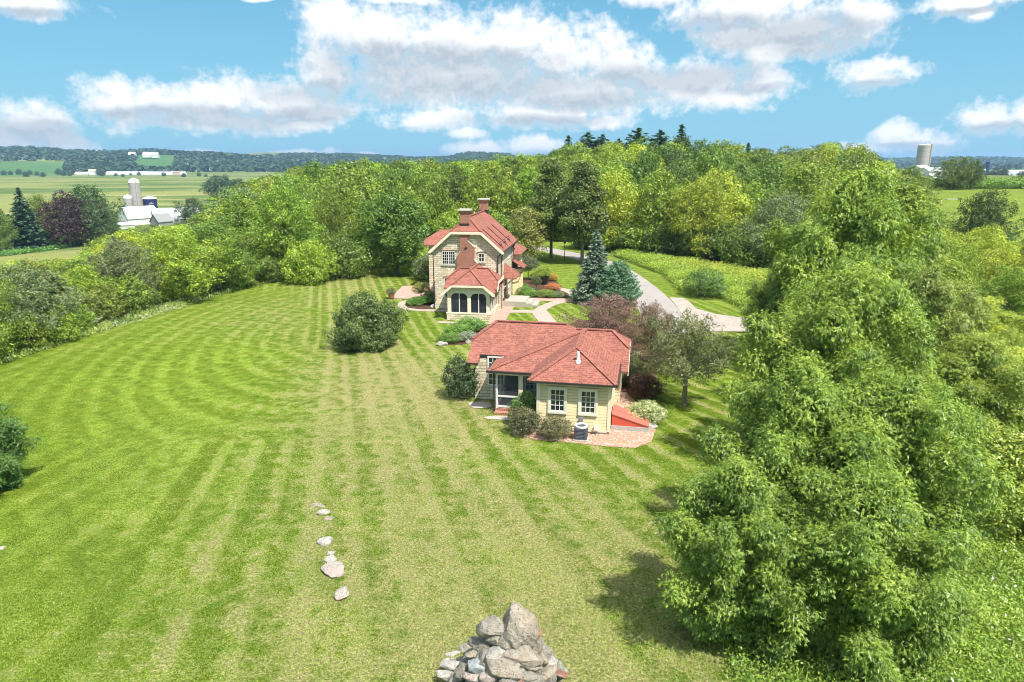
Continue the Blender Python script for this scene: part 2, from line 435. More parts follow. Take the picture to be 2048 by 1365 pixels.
def f_shingle(nt, p):
    u = UV(nt); b = brick(nt, u, .36, .165, .018, (.31, .112, .083), (.20, .072, .056), (.13, .042, .034), .41)
    n = nt.noise(u, 1.1, 4, .6); g_ = nt.noise(u, 38, 2, .6); sel = nt.noise(nt.vmul(u, (3.4, 6.9, 1)), 1, 1, .5)
    c = nt.mix(nt.ramp(sel, .50, .62, True, 0, .6), b.outputs['Color'], (.36, .155, .10))
    c = nt.mix(nt.ramp(n, .35, .75, True, 0, .35), c, (.42, .15, .12))
    c = nt.mix(nt.ramp(g_, .3, .8, True, 0, .22), c, (.50, .26, .2))
    c = nt.mix(nt.ramp(nt.noise(nt.vmul(u, (1.2, .25, 1)), 1, 4, .7), .45, .75, True, 0, .35), c, (.16, .07, .055))
    bump(nt, p, nt.m('SUBTRACT', g_, b.outputs['Fac']), .7, .015); return c
material('shingle', f_shingle, .85, .15)
def f_siding(nt, p):
    u = UV(nt); sx_ = nt.node('ShaderNodeSeparateXYZ'); nt.put(sx_.inputs[0], u)
    fr = nt.m('FRACT', nt.m('MULTIPLY', sx_.outputs[1], 1 / .17))
    ln = nt.ramp(fr, .0, .13, True, 0, 1)
    n = nt.noise(u, 3, 3, .6)
    bump(nt, p, nt.m('SUBTRACT', 1, fr), .9, .03)
    c = nt.mix(n, (.70, .56, .32), (.78, .64, .39))
    st_ = nt.noise(nt.vmul(u, (2.5, .35, 1)), 1.2, 4, .7)
    c = nt.mix(nt.ramp(st_, .48, .75, True, 0, .30), c, (.46, .38, .25))
    return nt.mix(ln, (.30, .23, .13), c)
material('siding', f_siding, .6, .3)
def plain(name, c, rough=.6, spec=.3, var=.12, sc=4, metal=0):
    def f(nt, p):
        n = nt.noise(OC(nt), sc, 4, .6)
        return nt.mix(n, tuple(x * (1 - var) for x in c), tuple(min(1, x * (1 + var)) for x in c))
    material(name, f, rough, spec, metal)
plain('cream', (.74, .67, .50), .55); plain('white_paint', (.70, .68, .63), .5); plain('dark_metal', (.035, .03, .028), .45, .4)
plain('white_metal', (.80, .82, .84), .35, .4); plain('grey_metal', (.35, .37, .40), .4, .5, metal=.4); plain('steel', (.12, .125, .15), .45, .5)
plain('floor_grey', (.16, .17, .21), .6); plain('interior', (.10, .09, .085), .9); plain('concrete', (.42, .40, .37), .9, .1, .2, 3)
plain('red_paint', (.52, .085, .05), .4, .5, .05); plain('red_door', (.47, .14, .105), .4, .5, .06); plain('blue_enamel', (.018, .028, .11), .3, .5)
plain('wood', (.17, .10, .06), .7); plain('terracotta', (.42, .19, .11), .8, .1); plain('mulch', (.085, .05, .035), .95, .05, .6, 14)
plain('stone_cap', (.50, .46, .37), .85, .1, .2, 5); plain('flagstone', (.40, .36, .31), .9, .1, .2, 3); plain('farm_grey', (.25, .25, .25), .8)
plain('house_tan', (.55, .42, .33), .8)
def f_glass(nt, p):
    n = nt.noise(OC(nt), 1.3, 2, .5); bump(nt, p, nt.noise(OC(nt), 2.5, 2, .5), .12, .05)
    return nt.mix(nt.ramp(n, .50, .62), (.016, .021, .027), (.075, .078, .075))
material('glass', f_glass, .05, .8)
def f_screen(nt, p):
    p.inputs['Alpha'].default_value = .62; return (.035, .04, .05)
material('screen', f_screen, .7)
def f_side(nt, p):
    p.inputs['Alpha'].default_value = .35; return (.1, .11, .13)
material('screen_side', f_side, .7)
def f_asph(nt, p):
    o = OC(nt); n = nt.noise(o, 30, 3, .7); b = nt.noise(o, .5, 4, .6)
    sx_ = nt.noise(nt.vmul(o, (.25, 1.6, 1)), 1.2, 4, .6)
    c = nt.mix(n, (.20, .18, .17), (.40, .365, .345))
    c = nt.mix(nt.ramp(b, .35, .7, True, 0, .45), c, (.37, .335, .315))
    return nt.mix(nt.ramp(sx_, .60, .63, True, 0, .45), c, (.12, .105, .10))
material('asphalt', f_asph, .95, .1)
def f_paver(nt, p):
    o = OC(nt); b = brick(nt, o, .24, .12, .012, (.32, .27, .235), (.40, .34, .295), (.22, .185, .16))
    return nt.mix(nt.ramp(nt.noise(o, 1.1, 3, .6), .3, .7, True, 0, .5), b.outputs['Color'], (.44, .40, .35))
material('paver', f_paver, .9, .1)
def f_bpath(nt, p):
    o = OC(nt); b = brick(nt, o, .2, .1, .01, (.42, .21, .17), (.50, .29, .24), (.34, .24, .2))
    return nt.mix(nt.ramp(nt.noise(o, 2, 3, .6), .3, .7, True, 0, .4), b.outputs['Color'], (.52, .38, .32))
material('brick_paving', f_bpath, .9, .1)
def f_ppath(nt, p):
    o = OC(nt); b = brick(nt, o, .3, .2, .012, (.36, .30, .255), (.42, .365, .32), (.27, .22, .19))
    return nt.mix(nt.ramp(nt.noise(o, 1.6, 3, .6), .3, .7, True, 0, .45), b.outputs['Color'], (.40, .29, .25))
material('path_paving', f_ppath, .9, .1)
def f_gravel(nt, p):
    o = OC(nt); v = nt.node('ShaderNodeTexVoronoi'); nt.put(v.inputs['Vector'], o); v.inputs['Scale'].default_value = 13
    sp_ = nt.node('ShaderNodeSeparateColor'); nt.put(sp_.inputs[0], v.outputs['Color'])
    c = nt.mix(sp_.outputs[0], (.40, .19, .115), (.54, .38, .28)); c = nt.mix(nt.ramp(sp_.outputs[1], .7, .9), c, (.56, .50, .45))
    bump(nt, p, nt.m('SUBTRACT', 1, v.outputs['Distance']), .8, .03)
    return nt.mix(nt.ramp(v.outputs['Distance'], .3, .7, True, 0, .55), c, (.22, .13, .09))
material('gravel', f_gravel, .9, .1)
def rock_mat(name, a, b, c3):
    def f(nt, p):
        o = OC(nt); n = nt.noise(o, 3.5, 5, .65, .4); m_ = nt.noise(o, 14, 4, .7); v = nt.noise(o, 1.4, 2, .5)
        c = nt.mix(nt.ramp(n, .3, .7), a, b); c = nt.mix(nt.ramp(v, .45, .7, True, 0, .7), c, c3)
        c = nt.mix(nt.ramp(m_, .58, .72, True, 0, .75), c, tuple(x * .3 for x in a))
        pit = nt.noise(o, 22, 3, .75); c = nt.mix(nt.ramp(pit, .56, .64, True, 0, .8), c, tuple(x * .22 for x in a))
        lich = nt.noise(o, 7, 5, .7, .6); c = nt.mix(nt.ramp(lich, .60, .68, True, 0, .6), c, (.46, .45, .38))
        bump(nt, p, nt.m('SUBTRACT', nt.m('ADD', n, nt.m('MULTIPLY', m_, .45)), nt.m('MULTIPLY', pit, .5)), 1.0, .12); return c
    material(name, f, .92, .1)
rock_mat('rock_tan', (.301, .259, .201), (.468, .419, .343), (.419, .335, .251)); rock_mat('rock_pit', (.225, .209, .176), (.402, .377, .327), (.351, .301, .225))
rock_mat('rock_pale', (.419, .393, .351), (.570, .544, .502), (.502, .435, .351)); rock_mat('rock_blue', (.335, .369, .393), (.502, .528, .536), (.419, .435, .435))
rock_mat('rock_red', (.301, .142, .100), (.435, .235, .167), (.385, .267, .217)); rock_mat('rock_pink', (.419, .351, .301), (.552, .502, .452), (.486, .369, .319))
def f_silo(nt, p):
    u = UV(nt); b = brick(nt, u, .45, .75, .05, (.40, .385, .36), (.48, .46, .43), (.22, .20, .185))
    n = nt.noise(u, .35, 4, .6); return nt.mix(nt.ramp(n, .4, .7, True, 0, .6), b.outputs['Color'], (.40, .34, .30))
material('silo_stave', f_silo, .85, .1)
def f_barnroof(nt, p):
    u = UV(nt); n = nt.noise(u, .3, 4, .6); return nt.mix(n, (.47, .49, .53), (.62, .63, .65))
material('barn_roof', f_barnroof, .5, .3)
def f_flower(nt, p): return nt.node('ShaderNodeObjectInfo').outputs['Color']
material('petal', f_flower, .7, .1)

# ------------------------------------------------------------------ ground sheet
def in_poly(x, y, poly):
    x = np.asarray(x); y = np.asarray(y); r = np.zeros(x.shape, bool); n = len(poly)
    for i in range(n):
        (x1, y1), (x2, y2) = poly[i], poly[(i + 1) % n]
        c = ((y1 > y) != (y2 > y)) & (x < (x2 - x1) * (y - y1) / (y2 - y1 + 1e-12) + x1); r ^= c
    return r
def ground():
    rr = [0.0, 3, 6, 9, 11]
    while rr[-1] < 12000: rr.append(rr[-1] * (1.0125 if rr[-1] < 400 else 1.03) + .02)
    rr = np.array(rr)
    az = np.radians(np.concatenate([np.arange(-180, -42, 3.), np.arange(-42, 42, .3), np.arange(42, 180, 3.)]))
    nA, nR = len(az), len(rr)
    A, Rr = np.meshgrid(az, rr[1:])
    X = Rr * np.sin(A); Y = Rr * np.cos(A)
    vx = np.concatenate([[0], X.ravel()]); vy = np.concatenate([[0], Y.ravel()])
    vz = H(vx, vy)
    faces = []
    for j in range(nA): faces.append((0, 1 + (j + 1) % nA, 1 + j))
    base = 1 + (np.arange(nR - 2)[:, None] * nA + np.arange(nA)[None, :])
    nx = 1 + (np.arange(nR - 2)[:, None] * nA + (np.arange(nA)[None, :] + 1) % nA)
    q = np.stack([base, nx, nx + nA, base + nA], -1).reshape(-1, 4)
    me = bpy.data.meshes.new('ground')
    me.from_pydata(np.stack([vx, vy, vz], 1).tolist(), [], faces + q.tolist())
    s = xb(vy) - vx
    lawn = sm((-s + .6) / 1.0) * sm((xr(vy) - vx + .6) / 1.0) * sm((132 - vy) / 4)
    f2 = in_poly(vx, vy, [(52, 92), (200, 110), (260, 330), (100, 330), (78, 140)])
    lawn = np.maximum(lawn, f2 * .9)
    r = np.hypot(vx, vy)
    wy = np.where(vy < 60, 2.5 + .05 * (60 - vy), 2.5)
    xc = -8.3 - .26 * (vy - 38)
    u1 = (vx - xc) / wy
    u2 = s / 1.7 + .25 * np.sin(vy / 6)
    ring = np.hypot((vx + 13.5) * 1.0, (vy - 62) * .62) / 1.6
    ring = ring + .35 * wob(vx, vy, 9., 1) / 1.5
    rw = sm((ring * 1.6 - 3) / 3) * sm((24 - ring * 1.6) / 8) * sm((-15 - .32 * (vy - 58) - vx) / 4) * (vy > 36)
    u2 = np.where(rw > .02, ring + 0 * u2, u2)
    right_lawn = (vx > 0) & (vy > 80)
    u2 = np.where(right_lawn, (vy + vx * .35) / 1.6, u2)
    wgt = sm((vx - xc + 15) / 8.) * np.where(right_lawn, 0, 1)
    wgt = np.where((vy > 58) & (s < -3) & (~right_lawn), np.maximum(wgt, sm((vx + 33) / 5)), wgt)
    wgt = wgt * (1 - rw)
    dry = .30 + .95 * np.exp(-(((vx - xc - 2) / 8.5) ** 2)) * sm((70 - vy) / 25) + .45 * np.exp(-(((vx - 3) / 7) ** 2 + ((vy - 22) / 10) ** 2))
    dry = dry - .5 * sm((-vx - 8) / 16) * sm((66 - vy) / 20) - .3 * np.exp(-((vx - 1) ** 2 + (vy - 34) ** 2) / 30)
    dry = dry + .6 * np.exp(-(((vx + 21) / 7) ** 2 + ((vy - 82) / 14) ** 2)) + .12 * wob(vx, vy, 7., 2)
    dry = np.where(f2, .35, dry)
    crop = in_poly(vx, vy, [G2(-60, 520), G2(60, 505), G2(190, 488), G2(215, 474), G2(-60, 484)]) * 1.
    crop = np.maximum(crop, in_poly(vx, vy, [(300, 480), (900, 900), (900, 1150), (560, 1150), (330, 700)]))
    azv = np.arctan2(vx, vy)
    crop = np.maximum(crop, ((r > 1950) & (r < 2720) & (azv < azel(135, 330)[0]) & (azv > -.8)) * .8)
    crop = np.maximum(crop, ((r > 2350) & (r < 2950) & (azv > azel(268, 330)[0]) & (azv < azel(352, 330)[0])) * .9)
    far = sm((r - 240) / 40.) * (1 - f2)
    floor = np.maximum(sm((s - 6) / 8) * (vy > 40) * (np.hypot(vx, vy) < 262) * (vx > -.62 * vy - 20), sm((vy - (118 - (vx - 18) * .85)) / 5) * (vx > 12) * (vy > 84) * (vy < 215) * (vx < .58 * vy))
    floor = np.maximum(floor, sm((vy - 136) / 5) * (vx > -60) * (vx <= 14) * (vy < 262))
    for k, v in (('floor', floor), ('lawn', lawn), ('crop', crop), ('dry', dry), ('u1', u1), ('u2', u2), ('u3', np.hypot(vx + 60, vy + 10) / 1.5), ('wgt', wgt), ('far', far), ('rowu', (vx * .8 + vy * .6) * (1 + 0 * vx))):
        a = me.attributes.new(k, 'FLOAT', 'POINT'); a.data.foreach_set('value', np.asarray(v, np.float32))
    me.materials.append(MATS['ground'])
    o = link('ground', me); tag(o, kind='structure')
    me.polygons.foreach_set('use_smooth', np.ones(len(me.polygons), bool))
def G2(x, y, z=-20.): return G(x, y, z)
ground()

def sheet(name, pts, z, mat, kind='structure', ht=0.0, label=None, cat=None, px=True):
    P = [G(*p) if px else p for p in pts]
    b = MB(); b.prism(P, z - .05 - ht, z, 'z')
    o = b.build(name, mat)
    import bmesh
    bm = bmesh.new(); bm.from_mesh(o.data); bmesh.ops.recalc_face_normals(bm, faces=bm.faces); bmesh.ops.triangulate(bm, faces=[f for f in bm.faces if len(f.verts) > 4]); bm.to_mesh(o.data); bm.free()
    tag(o, kind=kind); return o
def smooth_line(P, n=6):
    P = [Vector((*p, 0)) for p in P]; out = []
    for i in range(len(P) - 1):
        p0 = P[max(i - 1, 0)]; p1 = P[i]; p2 = P[i + 1]; p3 = P[min(i + 2, len(P) - 1)]
        for k in range(n):
            t = k / n
            out.append(.5 * ((2 * p1) + (p2 - p0) * t + (2 * p0 - 5 * p1 + 4 * p2 - p3) * t * t + (3 * p1 - p0 - 3 * p2 + p3) * t ** 3))
    out.append(P[-1]); return out
def ribbon(name, pts, wd, z, mat, edge=None):
    L = smooth_line([G(*p) for p in pts]); b = MB(); prev = None
    l, r = [], []
    for i, p in enumerate(L):
        d = (L[min(i + 1, len(L) - 1)] - L[max(i - 1, 0)]).normalized(); n = Vector((-d.y, d.x, 0))
        ww = wd[0] + (wd[1] - wd[0]) * i / (len(L) - 1) if isinstance(wd, tuple) else wd
        l.append(p + n * ww / 2); r.append(p - n * ww / 2)
    for i in range(len(L) - 1):
        b.face((r[i].x, r[i].y, z), (r[i + 1].x, r[i + 1].y, z), (l[i + 1].x, l[i + 1].y, z), (l[i].x, l[i].y, z))
        for a in (l, r): b.face((a[i].x, a[i].y, z), (a[i + 1].x, a[i + 1].y, z), (a[i + 1].x, a[i + 1].y, z - .06), (a[i].x, a[i].y, z - .06))
    return tag(b.build(name, mat), kind='structure')
# drive, apron, paths, beds
dl = smooth_line([G(1030, 500), G(1065, 500), G(1105, 508), G(1160, 522), G(1212, 541), G(1247, 570), G(1268, 605), G(1290, 645), G(1300, 668)])
dr = smooth_line([G(1030, 492), G(1075, 493), G(1130, 502), G(1215, 521), G(1262, 541), G(1308, 572), G(1345, 605), G(1372, 640), G(1385, 668)])
b = MB()
for i in range(len(dl) - 1):
    b.face((*dr[i].xy, .035), (*dl[i].xy, .035), (*dl[i + 1].xy, .035), (*dr[i + 1].xy, .035))
    for a in (dl, dr): b.face((*a[i].xy, .035), (*a[i + 1].xy, .035), (*a[i + 1].xy, -.05), (*a[i].xy, -.05))
tag(b.build('driveway', 'asphalt'), kind='structure')
sheet('paver_apron', [(1338, 596), (1366, 597), (1378, 604), (1392, 618), (1430, 629), (1478, 636), (1530, 640), (1540, 664), (1460, 664), (1383, 664), (1371, 640), (1352, 612)], .055, 'paver')
ribbon('entrance_path', [(1040, 599), (1100, 600), (1160, 603)], (1.5, 1.9), .04, 'brick_paving')
ribbon('garden_path', [(1158, 603), (1150, 590), (1134, 582), (1112, 577)], 1.3, .044, 'path_paving')
ribbon('lawn_path', [(1125, 603), (1103, 609), (1086, 617), (1074, 624), (1050, 624), (1020, 624), (1000, 627)], 1.25, .048, 'path_paving')
ribbon('lower_path', [(1076, 622), (1086, 634), (1100, 650)], 1.7, .052, 'path_paving')
ribbon('side_path', [(1026, 603), (1013, 616), (1004, 628), (992, 648)], 1.5, .056, 'brick_paving')
ribbon('bed_path', [(818, 602), (806, 606), (803, 612), (812, 618), (835, 621), (870, 622), (905, 622)], .8, .04, 'path_paving')
ribbon('porch_edging', [(876, 645), (930, 647), (988, 648)], .7, .04, 'path_paving')
sheet('patio', [(806, 573), (872, 571), (876, 596), (846, 600), (779, 597)], .05, 'brick_paving')
sheet('mulch_bed', [(812, 606), (830, 596), (868, 594), (872, 618), (840, 619), (815, 615)], .03, 'mulch')
sheet('garden_bed', [(1030, 560), (1100, 552), (1125, 575), (1140, 588), (1135, 596), (1060, 596), (1032, 584)], .03, 'mulch')
sheet('porch_bed', [(880, 690), (905, 665), (925, 648), (985, 650), (950, 684), (925, 690)], .03, 'mulch')
sheet('gravel_bed', [(1025, 868), (1040, 855), (1076, 850), (1225, 790), (1250, 785), (1300, 830), (1312, 858), (1303, 884), (1270, 897), (1215, 894), (1140, 886), (1070, 880)], .035, 'gravel')
sheet('plum_bed', [(1130, 655), (1160, 640), (1300, 650), (1330, 700), (1310, 760), (1255, 800), (1240, 780), (1262, 700)], .028, 'mulch')

# ------------------------------------------------------------------ foliage
def unit(a): return a / (np.linalg.norm(a, axis=-1, keepdims=True) + 1e-9)
def quads(P, N, L, W, g, tang=None, fold=0.0):
    n = len(P)
    t = g.normal(size=(n, 3)) if tang is None else tang
    t = unit(t - N * (t * N).sum(1, keepdims=True)); b_ = np.cross(N, t)
    L = np.broadcast_to(L, (n,))[:, None]; W = np.broadcast_to(W, (n,))[:, None]
    return np.stack([P - t * L * .5, P + b_ * W * .5 + t * L * .05, P + t * L * .5, P - b_ * W * .5 + t * L * .05], 1).reshape(-1, 3)
def lobes_round(g, rx, z0, z1, n, lr=(.34, .48), prof=None):
    out = []
    zc, rz = (z0 + z1) / 2, (z1 - z0) / 2
    for i in range(n):
        t = (i + .5) / n; ph = i * 2.39996 + g.uniform(-.4, .4)
        cz = 1 - 1.85 * t; rad = math.sqrt(max(0, 1 - cz * cz))
        pr_ = 1 if prof is None else prof((cz + 1) / 2) / max(rad, .05)
        k = g.uniform(.46, .80)
        r = rx * g.uniform(lr[0] * .8, lr[1] * 1.05) * (1 if prof is None else .5 + .5 * prof((cz + 1) / 2))
        out.append((math.cos(ph) * rad * pr_ * k * rx, math.sin(ph) * rad * pr_ * k * rx, zc + cz * rz * .74 + g.normal() * rz * .06, r))
    for i in range(max(3, n // 6)):   # shoots that break the outline
        ph = g.uniform(0, 6.28); q = g.uniform(.1, .95); pr_ = 1 if prof is None else prof(.85)
        out.append((math.cos(ph) * rx * q * .85 * pr_, math.sin(ph) * rx * q * .85 * pr_, zc + rz * (.35 + .62 * math.sqrt(1 - q * q * .8)) * g.uniform(.8, 1.0), rx * g.uniform(.13, .2)))
    out.append((0, 0, zc, rx * .5))
    return np.array(out)
def lobes_limbs(g, rx, z0, z1, n, k=4, lr=(.10, .19), prof=None):
    """leafy masses strung along limbs that radiate from the trunk: an uneven, plumed crown"""
    out = []; zb = z0 + (z1 - z0) * .12; H_ = z1 - z0
    for i in range(n):
        t = ((i + .5) / n); ph = i * 2.39996 + g.uniform(-.5, .5)
        ze_ = z0 + H_ * (.08 + .90 * t ** .9) + g.normal() * H_ * .03
        tt = (ze_ - z0) / H_
        rr = (math.sqrt(max(.02, 1 - (2 * tt - .85) ** 2 / 1.45)) if prof is None else prof(min(1, max(0, tt)))) * rx * g.uniform(.68, 1.12)
        if t > .86: rr *= .5
        s0 = np.array([0, 0, max(z0 * .8, ze_ - .55 * rr - .08 * H_)]); e0 = np.array([math.cos(ph) * rr, math.sin(ph) * rr, ze_])
        for j in range(k):
            f = .38 + .62 * (j / (k - 1)); p = s0 + (e0 - s0) * f; p = p + g.normal(size=3) * rx * .05
            out.append((p[0], p[1], p[2], rx * g.uniform(*lr) * (1.18 - .45 * (j / (k - 1)))))
    return np.array(out)
def crown_pts(g, lobes, n, inner=.15, shell=(.78, 1.08), low=.5):
    Ps, Ns, Ts = [], [], []
    pr_ = lobes[:, 3] ** 2; pr_ = pr_ / pr_.sum(); got = 0
    lt = g.uniform(-.16, .16, len(lobes))
    while got < n:
        k = g.choice(len(lobes), n, p=pr_); d = unit(g.normal(size=(n, 3)))
        rad = g.uniform(*shell, n); isin = g.random(n) < inner; rad = np.where(isin, g.uniform(.3, .8, n), rad)
        ph = np.sin(d[:, 0] * 5 + k) * np.cos(d[:, 1] * 6 + k * 2) * np.sin(d[:, 2] * 5 + k)
        rad = rad * (1 + .16 * ph)
        P = lobes[k, :3] + d * (lobes[k, 3] * rad)[:, None] * np.array([1, 1, .85])
        dist = np.linalg.norm(P[:, None, :] - lobes[None, :, :3], axis=2) / lobes[None, :, 3]
        dist[np.arange(n), k] = 9
        keep = (dist.min(1) > .72) | (isin & (g.random(n) < .5))
        keep &= (d[:, 2] > -.35) | (g.random(n) < low)
        Ps.append(P[keep]); Ns.append(d[keep]); Ts.append((.5 + lt[k] + .12 * ph)[keep]); got += keep.sum()
    return np.concatenate(Ps)[:n], np.concatenate(Ns)[:n], np.concatenate(Ts)[:n]
def clumps(g, lobes, n, cs, cn, **kw):
    m_ = n // cn; C, D, T = crown_pts(g, lobes, m_, **kw)
    q = np.repeat(np.arange(m_), cn); n = len(q)
    sz = cs * g.uniform(.55, 1.3, m_)[q][:, None]
    o = g.normal(size=(n, 3)) * .55; ln = np.linalg.norm(o, axis=1, keepdims=True); o = o / ln * np.minimum(ln, 1.15)
    P = C[q] + o * sz * np.array([1, 1, .75]) + D[q] * sz * .25
    return P, unit(D[q] * .55 + unit(o) * .75), np.clip(T[q] + g.normal(size=m_)[q] * .13, 0, 1)
def crown_mesh(name, g, lobes, n, size, mat='leaf', asp=.62, up_=.3, rnd=.8, cs=None, cn=16, **kw):
    P, D, T = clumps(g, lobes, n, cs or size * 2.3, cn, **kw); n = len(P)
    N = unit(D * .7 + np.array([0, 0, up_]) + g.normal(size=P.shape) * rnd * .6)
    s = size * g.uniform(.6, 1.35, n)
    T = np.clip(T + g.normal(size=n) * .17, 0, 1)
    return np_mesh(name, quads(P, N, s, s * asp, g), 4, [MATS[mat]], {'tint': T})
def spray_mesh(name, g, lobes, n, L, W, k=5, cs=.5, cn=14, **kw):
    P, D, T = clumps(g, lobes, n, cs, cn, **kw); n = len(P)
    out, tt = [], []
    base = unit(D + np.array([0, 0, -.15]) + g.normal(size=P.shape) * .35)
    side = unit(np.cross(base, g.normal(size=P.shape)))
    Tn = T + g.normal(size=n) * .10
    for i in range(k):
        a = (i - (k - 1) / 2) / ((k - 1) / 2)
        d = unit(base * (1.1 - .5 * abs(a)) + side * a * 1.0 + np.array([0, 0, -.55]) + g.normal(size=P.shape) * .18)
        N = unit(np.array([0, 0, .9]) + D * .7 + g.normal(size=P.shape) * .4)
        l = L * g.uniform(.7, 1.25, n)
        out.append(quads(P + base * (L * .25 * (1 - abs(a))) + d * l[:, None] * .5, N, l, l * W / L, g, tang=d)); tt.append(np.clip(Tn + g.normal(size=n) * .1, 0, 1))
    return np_mesh(name, np.concatenate(out), 4, [MATS['leaf']], {'tint': np.concatenate(tt)})
def conifer_mesh(name, g, h, r, z0, tiers, per, size, mat='needle', droop=.25, open_=0.0, power=.85):
    Ps, Ds, Ts = [], [], []
    for i in range(tiers):
        t = i / (tiers - 1); z = z0 + (h - z0) * t
        R_ = r * (1 - t) ** power * g.uniform(.88, 1.1) + .05 * r
        nb = max(4, int(per * (1 - t * .75)))
        a0 = g.uniform(0, 6.28)
        for k in range(nb):
            if g.random() < open_: continue
            a = a0 + 6.283 * k / nb + g.uniform(-.2, .2); rl = R_ * g.uniform(.8, 1.12)
            m_ = max(3, int(rl / (size * .30)))
            s_ = np.linspace(.12, 1, m_) ** .85
            d = np.array([math.cos(a), math.sin(a), 0])
            for w_ in range(4):
                lat = g.normal(size=m_) * rl * .13 * (1.15 - s_ * .5)
                pp = d * (s_ * rl)[:, None] + np.array([-d[1], d[0], 0]) * lat[:, None]
                pp[:, 2] = z - droop * rl * s_ ** 1.4 + .10 * rl * s_ ** 3 + g.normal(size=m_) * size * .28
                Ps.append(pp); dd_ = np.tile(d, (m_, 1)) + g.normal(size=(m_, 3)) * .35; dd_[:, 2] -= droop
                Ds.append(unit(dd_)); Ts.append(np.full(m_, g.uniform(.3, .6)) + s_ * .15)
    P = np.concatenate(Ps); D = np.concatenate(Ds); T = np.concatenate(Ts); n = len(P)
    N = unit(np.array([0, 0, 1.]) + g.normal(size=(n, 3)) * .45)
    s = size * g.uniform(.7, 1.3, n)
    return np_mesh(name, quads(P, N, s, s * .5, g, tang=D), 4, [MATS[mat]], {'tint': np.clip(T + g.normal(size=n) * .1, 0, 1)})
def trunk_mesh(name, h, r, lobes=None, nl=6, seed=1, lean=.0, fork=.35):
    random.seed(seed); b = MB()
    b.rings([(0, 0, -.4, r * 1.5), (0, 0, .15, r * 1.15), (lean * .3, 0, h * .25, r * .9), (lean * .8, .05, h * .5, r * .7), (lean, 0, h * .78, r * .35), (lean, 0, h * .92, r * .08)], 9, jit=.06)
    if lobes is not None:
        ks = random.sample(range(len(lobes)), min(nl, len(lobes)))
        for k in ks:
            x, y, z, rr_ = lobes[k]
            zb = h * random.uniform(fork - .12, fork + .15); zb = min(zb, z - .2)
            b.rings([(0, 0, zb, r * .5), (x * .35, y * .35, zb + (z - zb) * .45, r * .34), (x * .75, y * .75, zb + (z - zb) * .8, r * .2), (x, y, z, r * .07)], 6, cap=False, jit=.08)
    return b.mesh(name, 'bark', smooth=True)
g = np.random.default_rng(5)
K = {}   # kind -> list of (crown mesh, trunk mesh, nominal height, nominal width)
def reg(kind, cm, tm, h, w_): K.setdefault(kind, []).append((cm, tm, h, w_))
for i in range(3):
    lb = lobes_limbs(g, 4.5, 1.2, 10, 26, 3, (.20, .34))
    tm = trunk_mesh('trunk', 9, .24, lb, 8, i)
    reg('round_fine', crown_mesh('crown', g, lb, 26000, .21), tm, 10, 9.2)
    reg('round', crown_mesh('crown', g, lb, 15000, .29), tm, 10, 9.2)
for i in range(2):
    lb = lobes_limbs(g, 5.0, 1.8, 9.4, 28, 3, (.17, .30))
    tm = trunk_mesh('trunk', 8, .28, lb, 9, 10 + i)
    reg('oak_fine', crown_mesh('crown', g, lb, 24000, .20, inner=.1, up_=.2), tm, 9.6, 10)
    reg('oak', crown_mesh('crown', g, lb, 15000, .28, inner=.1, up_=.2), tm, 9.6, 10)
for i in range(2):
    lb = lobes_limbs(g, 3.6, 1.6, 12, 30, 3, (.22, .38), prof=lambda t: max(.1, math.sin(math.pi * min(1, max(.04, t)) ** .75)) ** .7)
    tm = trunk_mesh('trunk', 11, .24, lb, 8, 20 + i)
    reg('tall', crown_mesh('crown', g, lb, 15000, .29), tm, 12, 7.6)
    reg('tall_fine', crown_mesh('crown', g, lb, 24000, .22), tm, 12, 7.6)
# pair of ovate lindens and the dense maple
lb = lobes_round(g, 4.2, 1.9, 14.2, 60, (.22, .33), prof=lambda t: (min(1, t * 3.2) ** .7) * (1 - t) ** .62 * 1.18)
reg('linden', crown_mesh('crown', g, lb, 30000, .25, asp=.75, inner=.08), trunk_mesh('trunk', 12, .24, lb, 8, 31), 14, 8.2)
lb = lobes_limbs(g, 4.4, 1.7, 10.4, 36, 3, (.19, .30))
reg('maple', crown_mesh('crown', g, lb, 32000, .22, asp=.8, inner=.08), trunk_mesh('trunk', 9, .2, lb, 8, 33), 10.3, 8.8)
# shrubs: crown down to the ground
for i in range(3):
    lb = lobes_round(g, 1.5, .1, 2.4, 22, (.32, .5)); lb[:, 2] = np.maximum(lb[:, 2], lb[:, 3] * .6)
    reg('shrub', crown_mesh('crown', g, lb, 9000, .12, low=.9), trunk_mesh('stem', 1.5, .06, lb, 7, 40 + i, fork=.2), 2.5, 3.4)
lb = lobes_limbs(g, 3.0, .1, 4.0, 40, 4, (.16, .28)); lb[:, 2] = np.maximum(lb[:, 2], lb[:, 3] * .7)
reg('bigbush', crown_mesh('crown', g, lb, 46000, .145, low=.9, inner=.08), trunk_mesh('stem', 2.6, .10, lb, 10, 47, fork=.2), 4.1, 6.2)
# small ornamental trees with open crowns
lb = lobes_limbs(g, 3.2, 2.0, 5.2, 24, 4, (.13, .22)); lb[:, 2] = np.maximum(lb[:, 2], 2.3)
reg('ornamental', crown_mesh('crown', g, lb, 26000, .11, asp=.5, inner=.25, shell=(.5, 1.25)), trunk_mesh('trunk', 4.2, .15, lb, 22, 51, fork=.36), 5.2, 6.6)
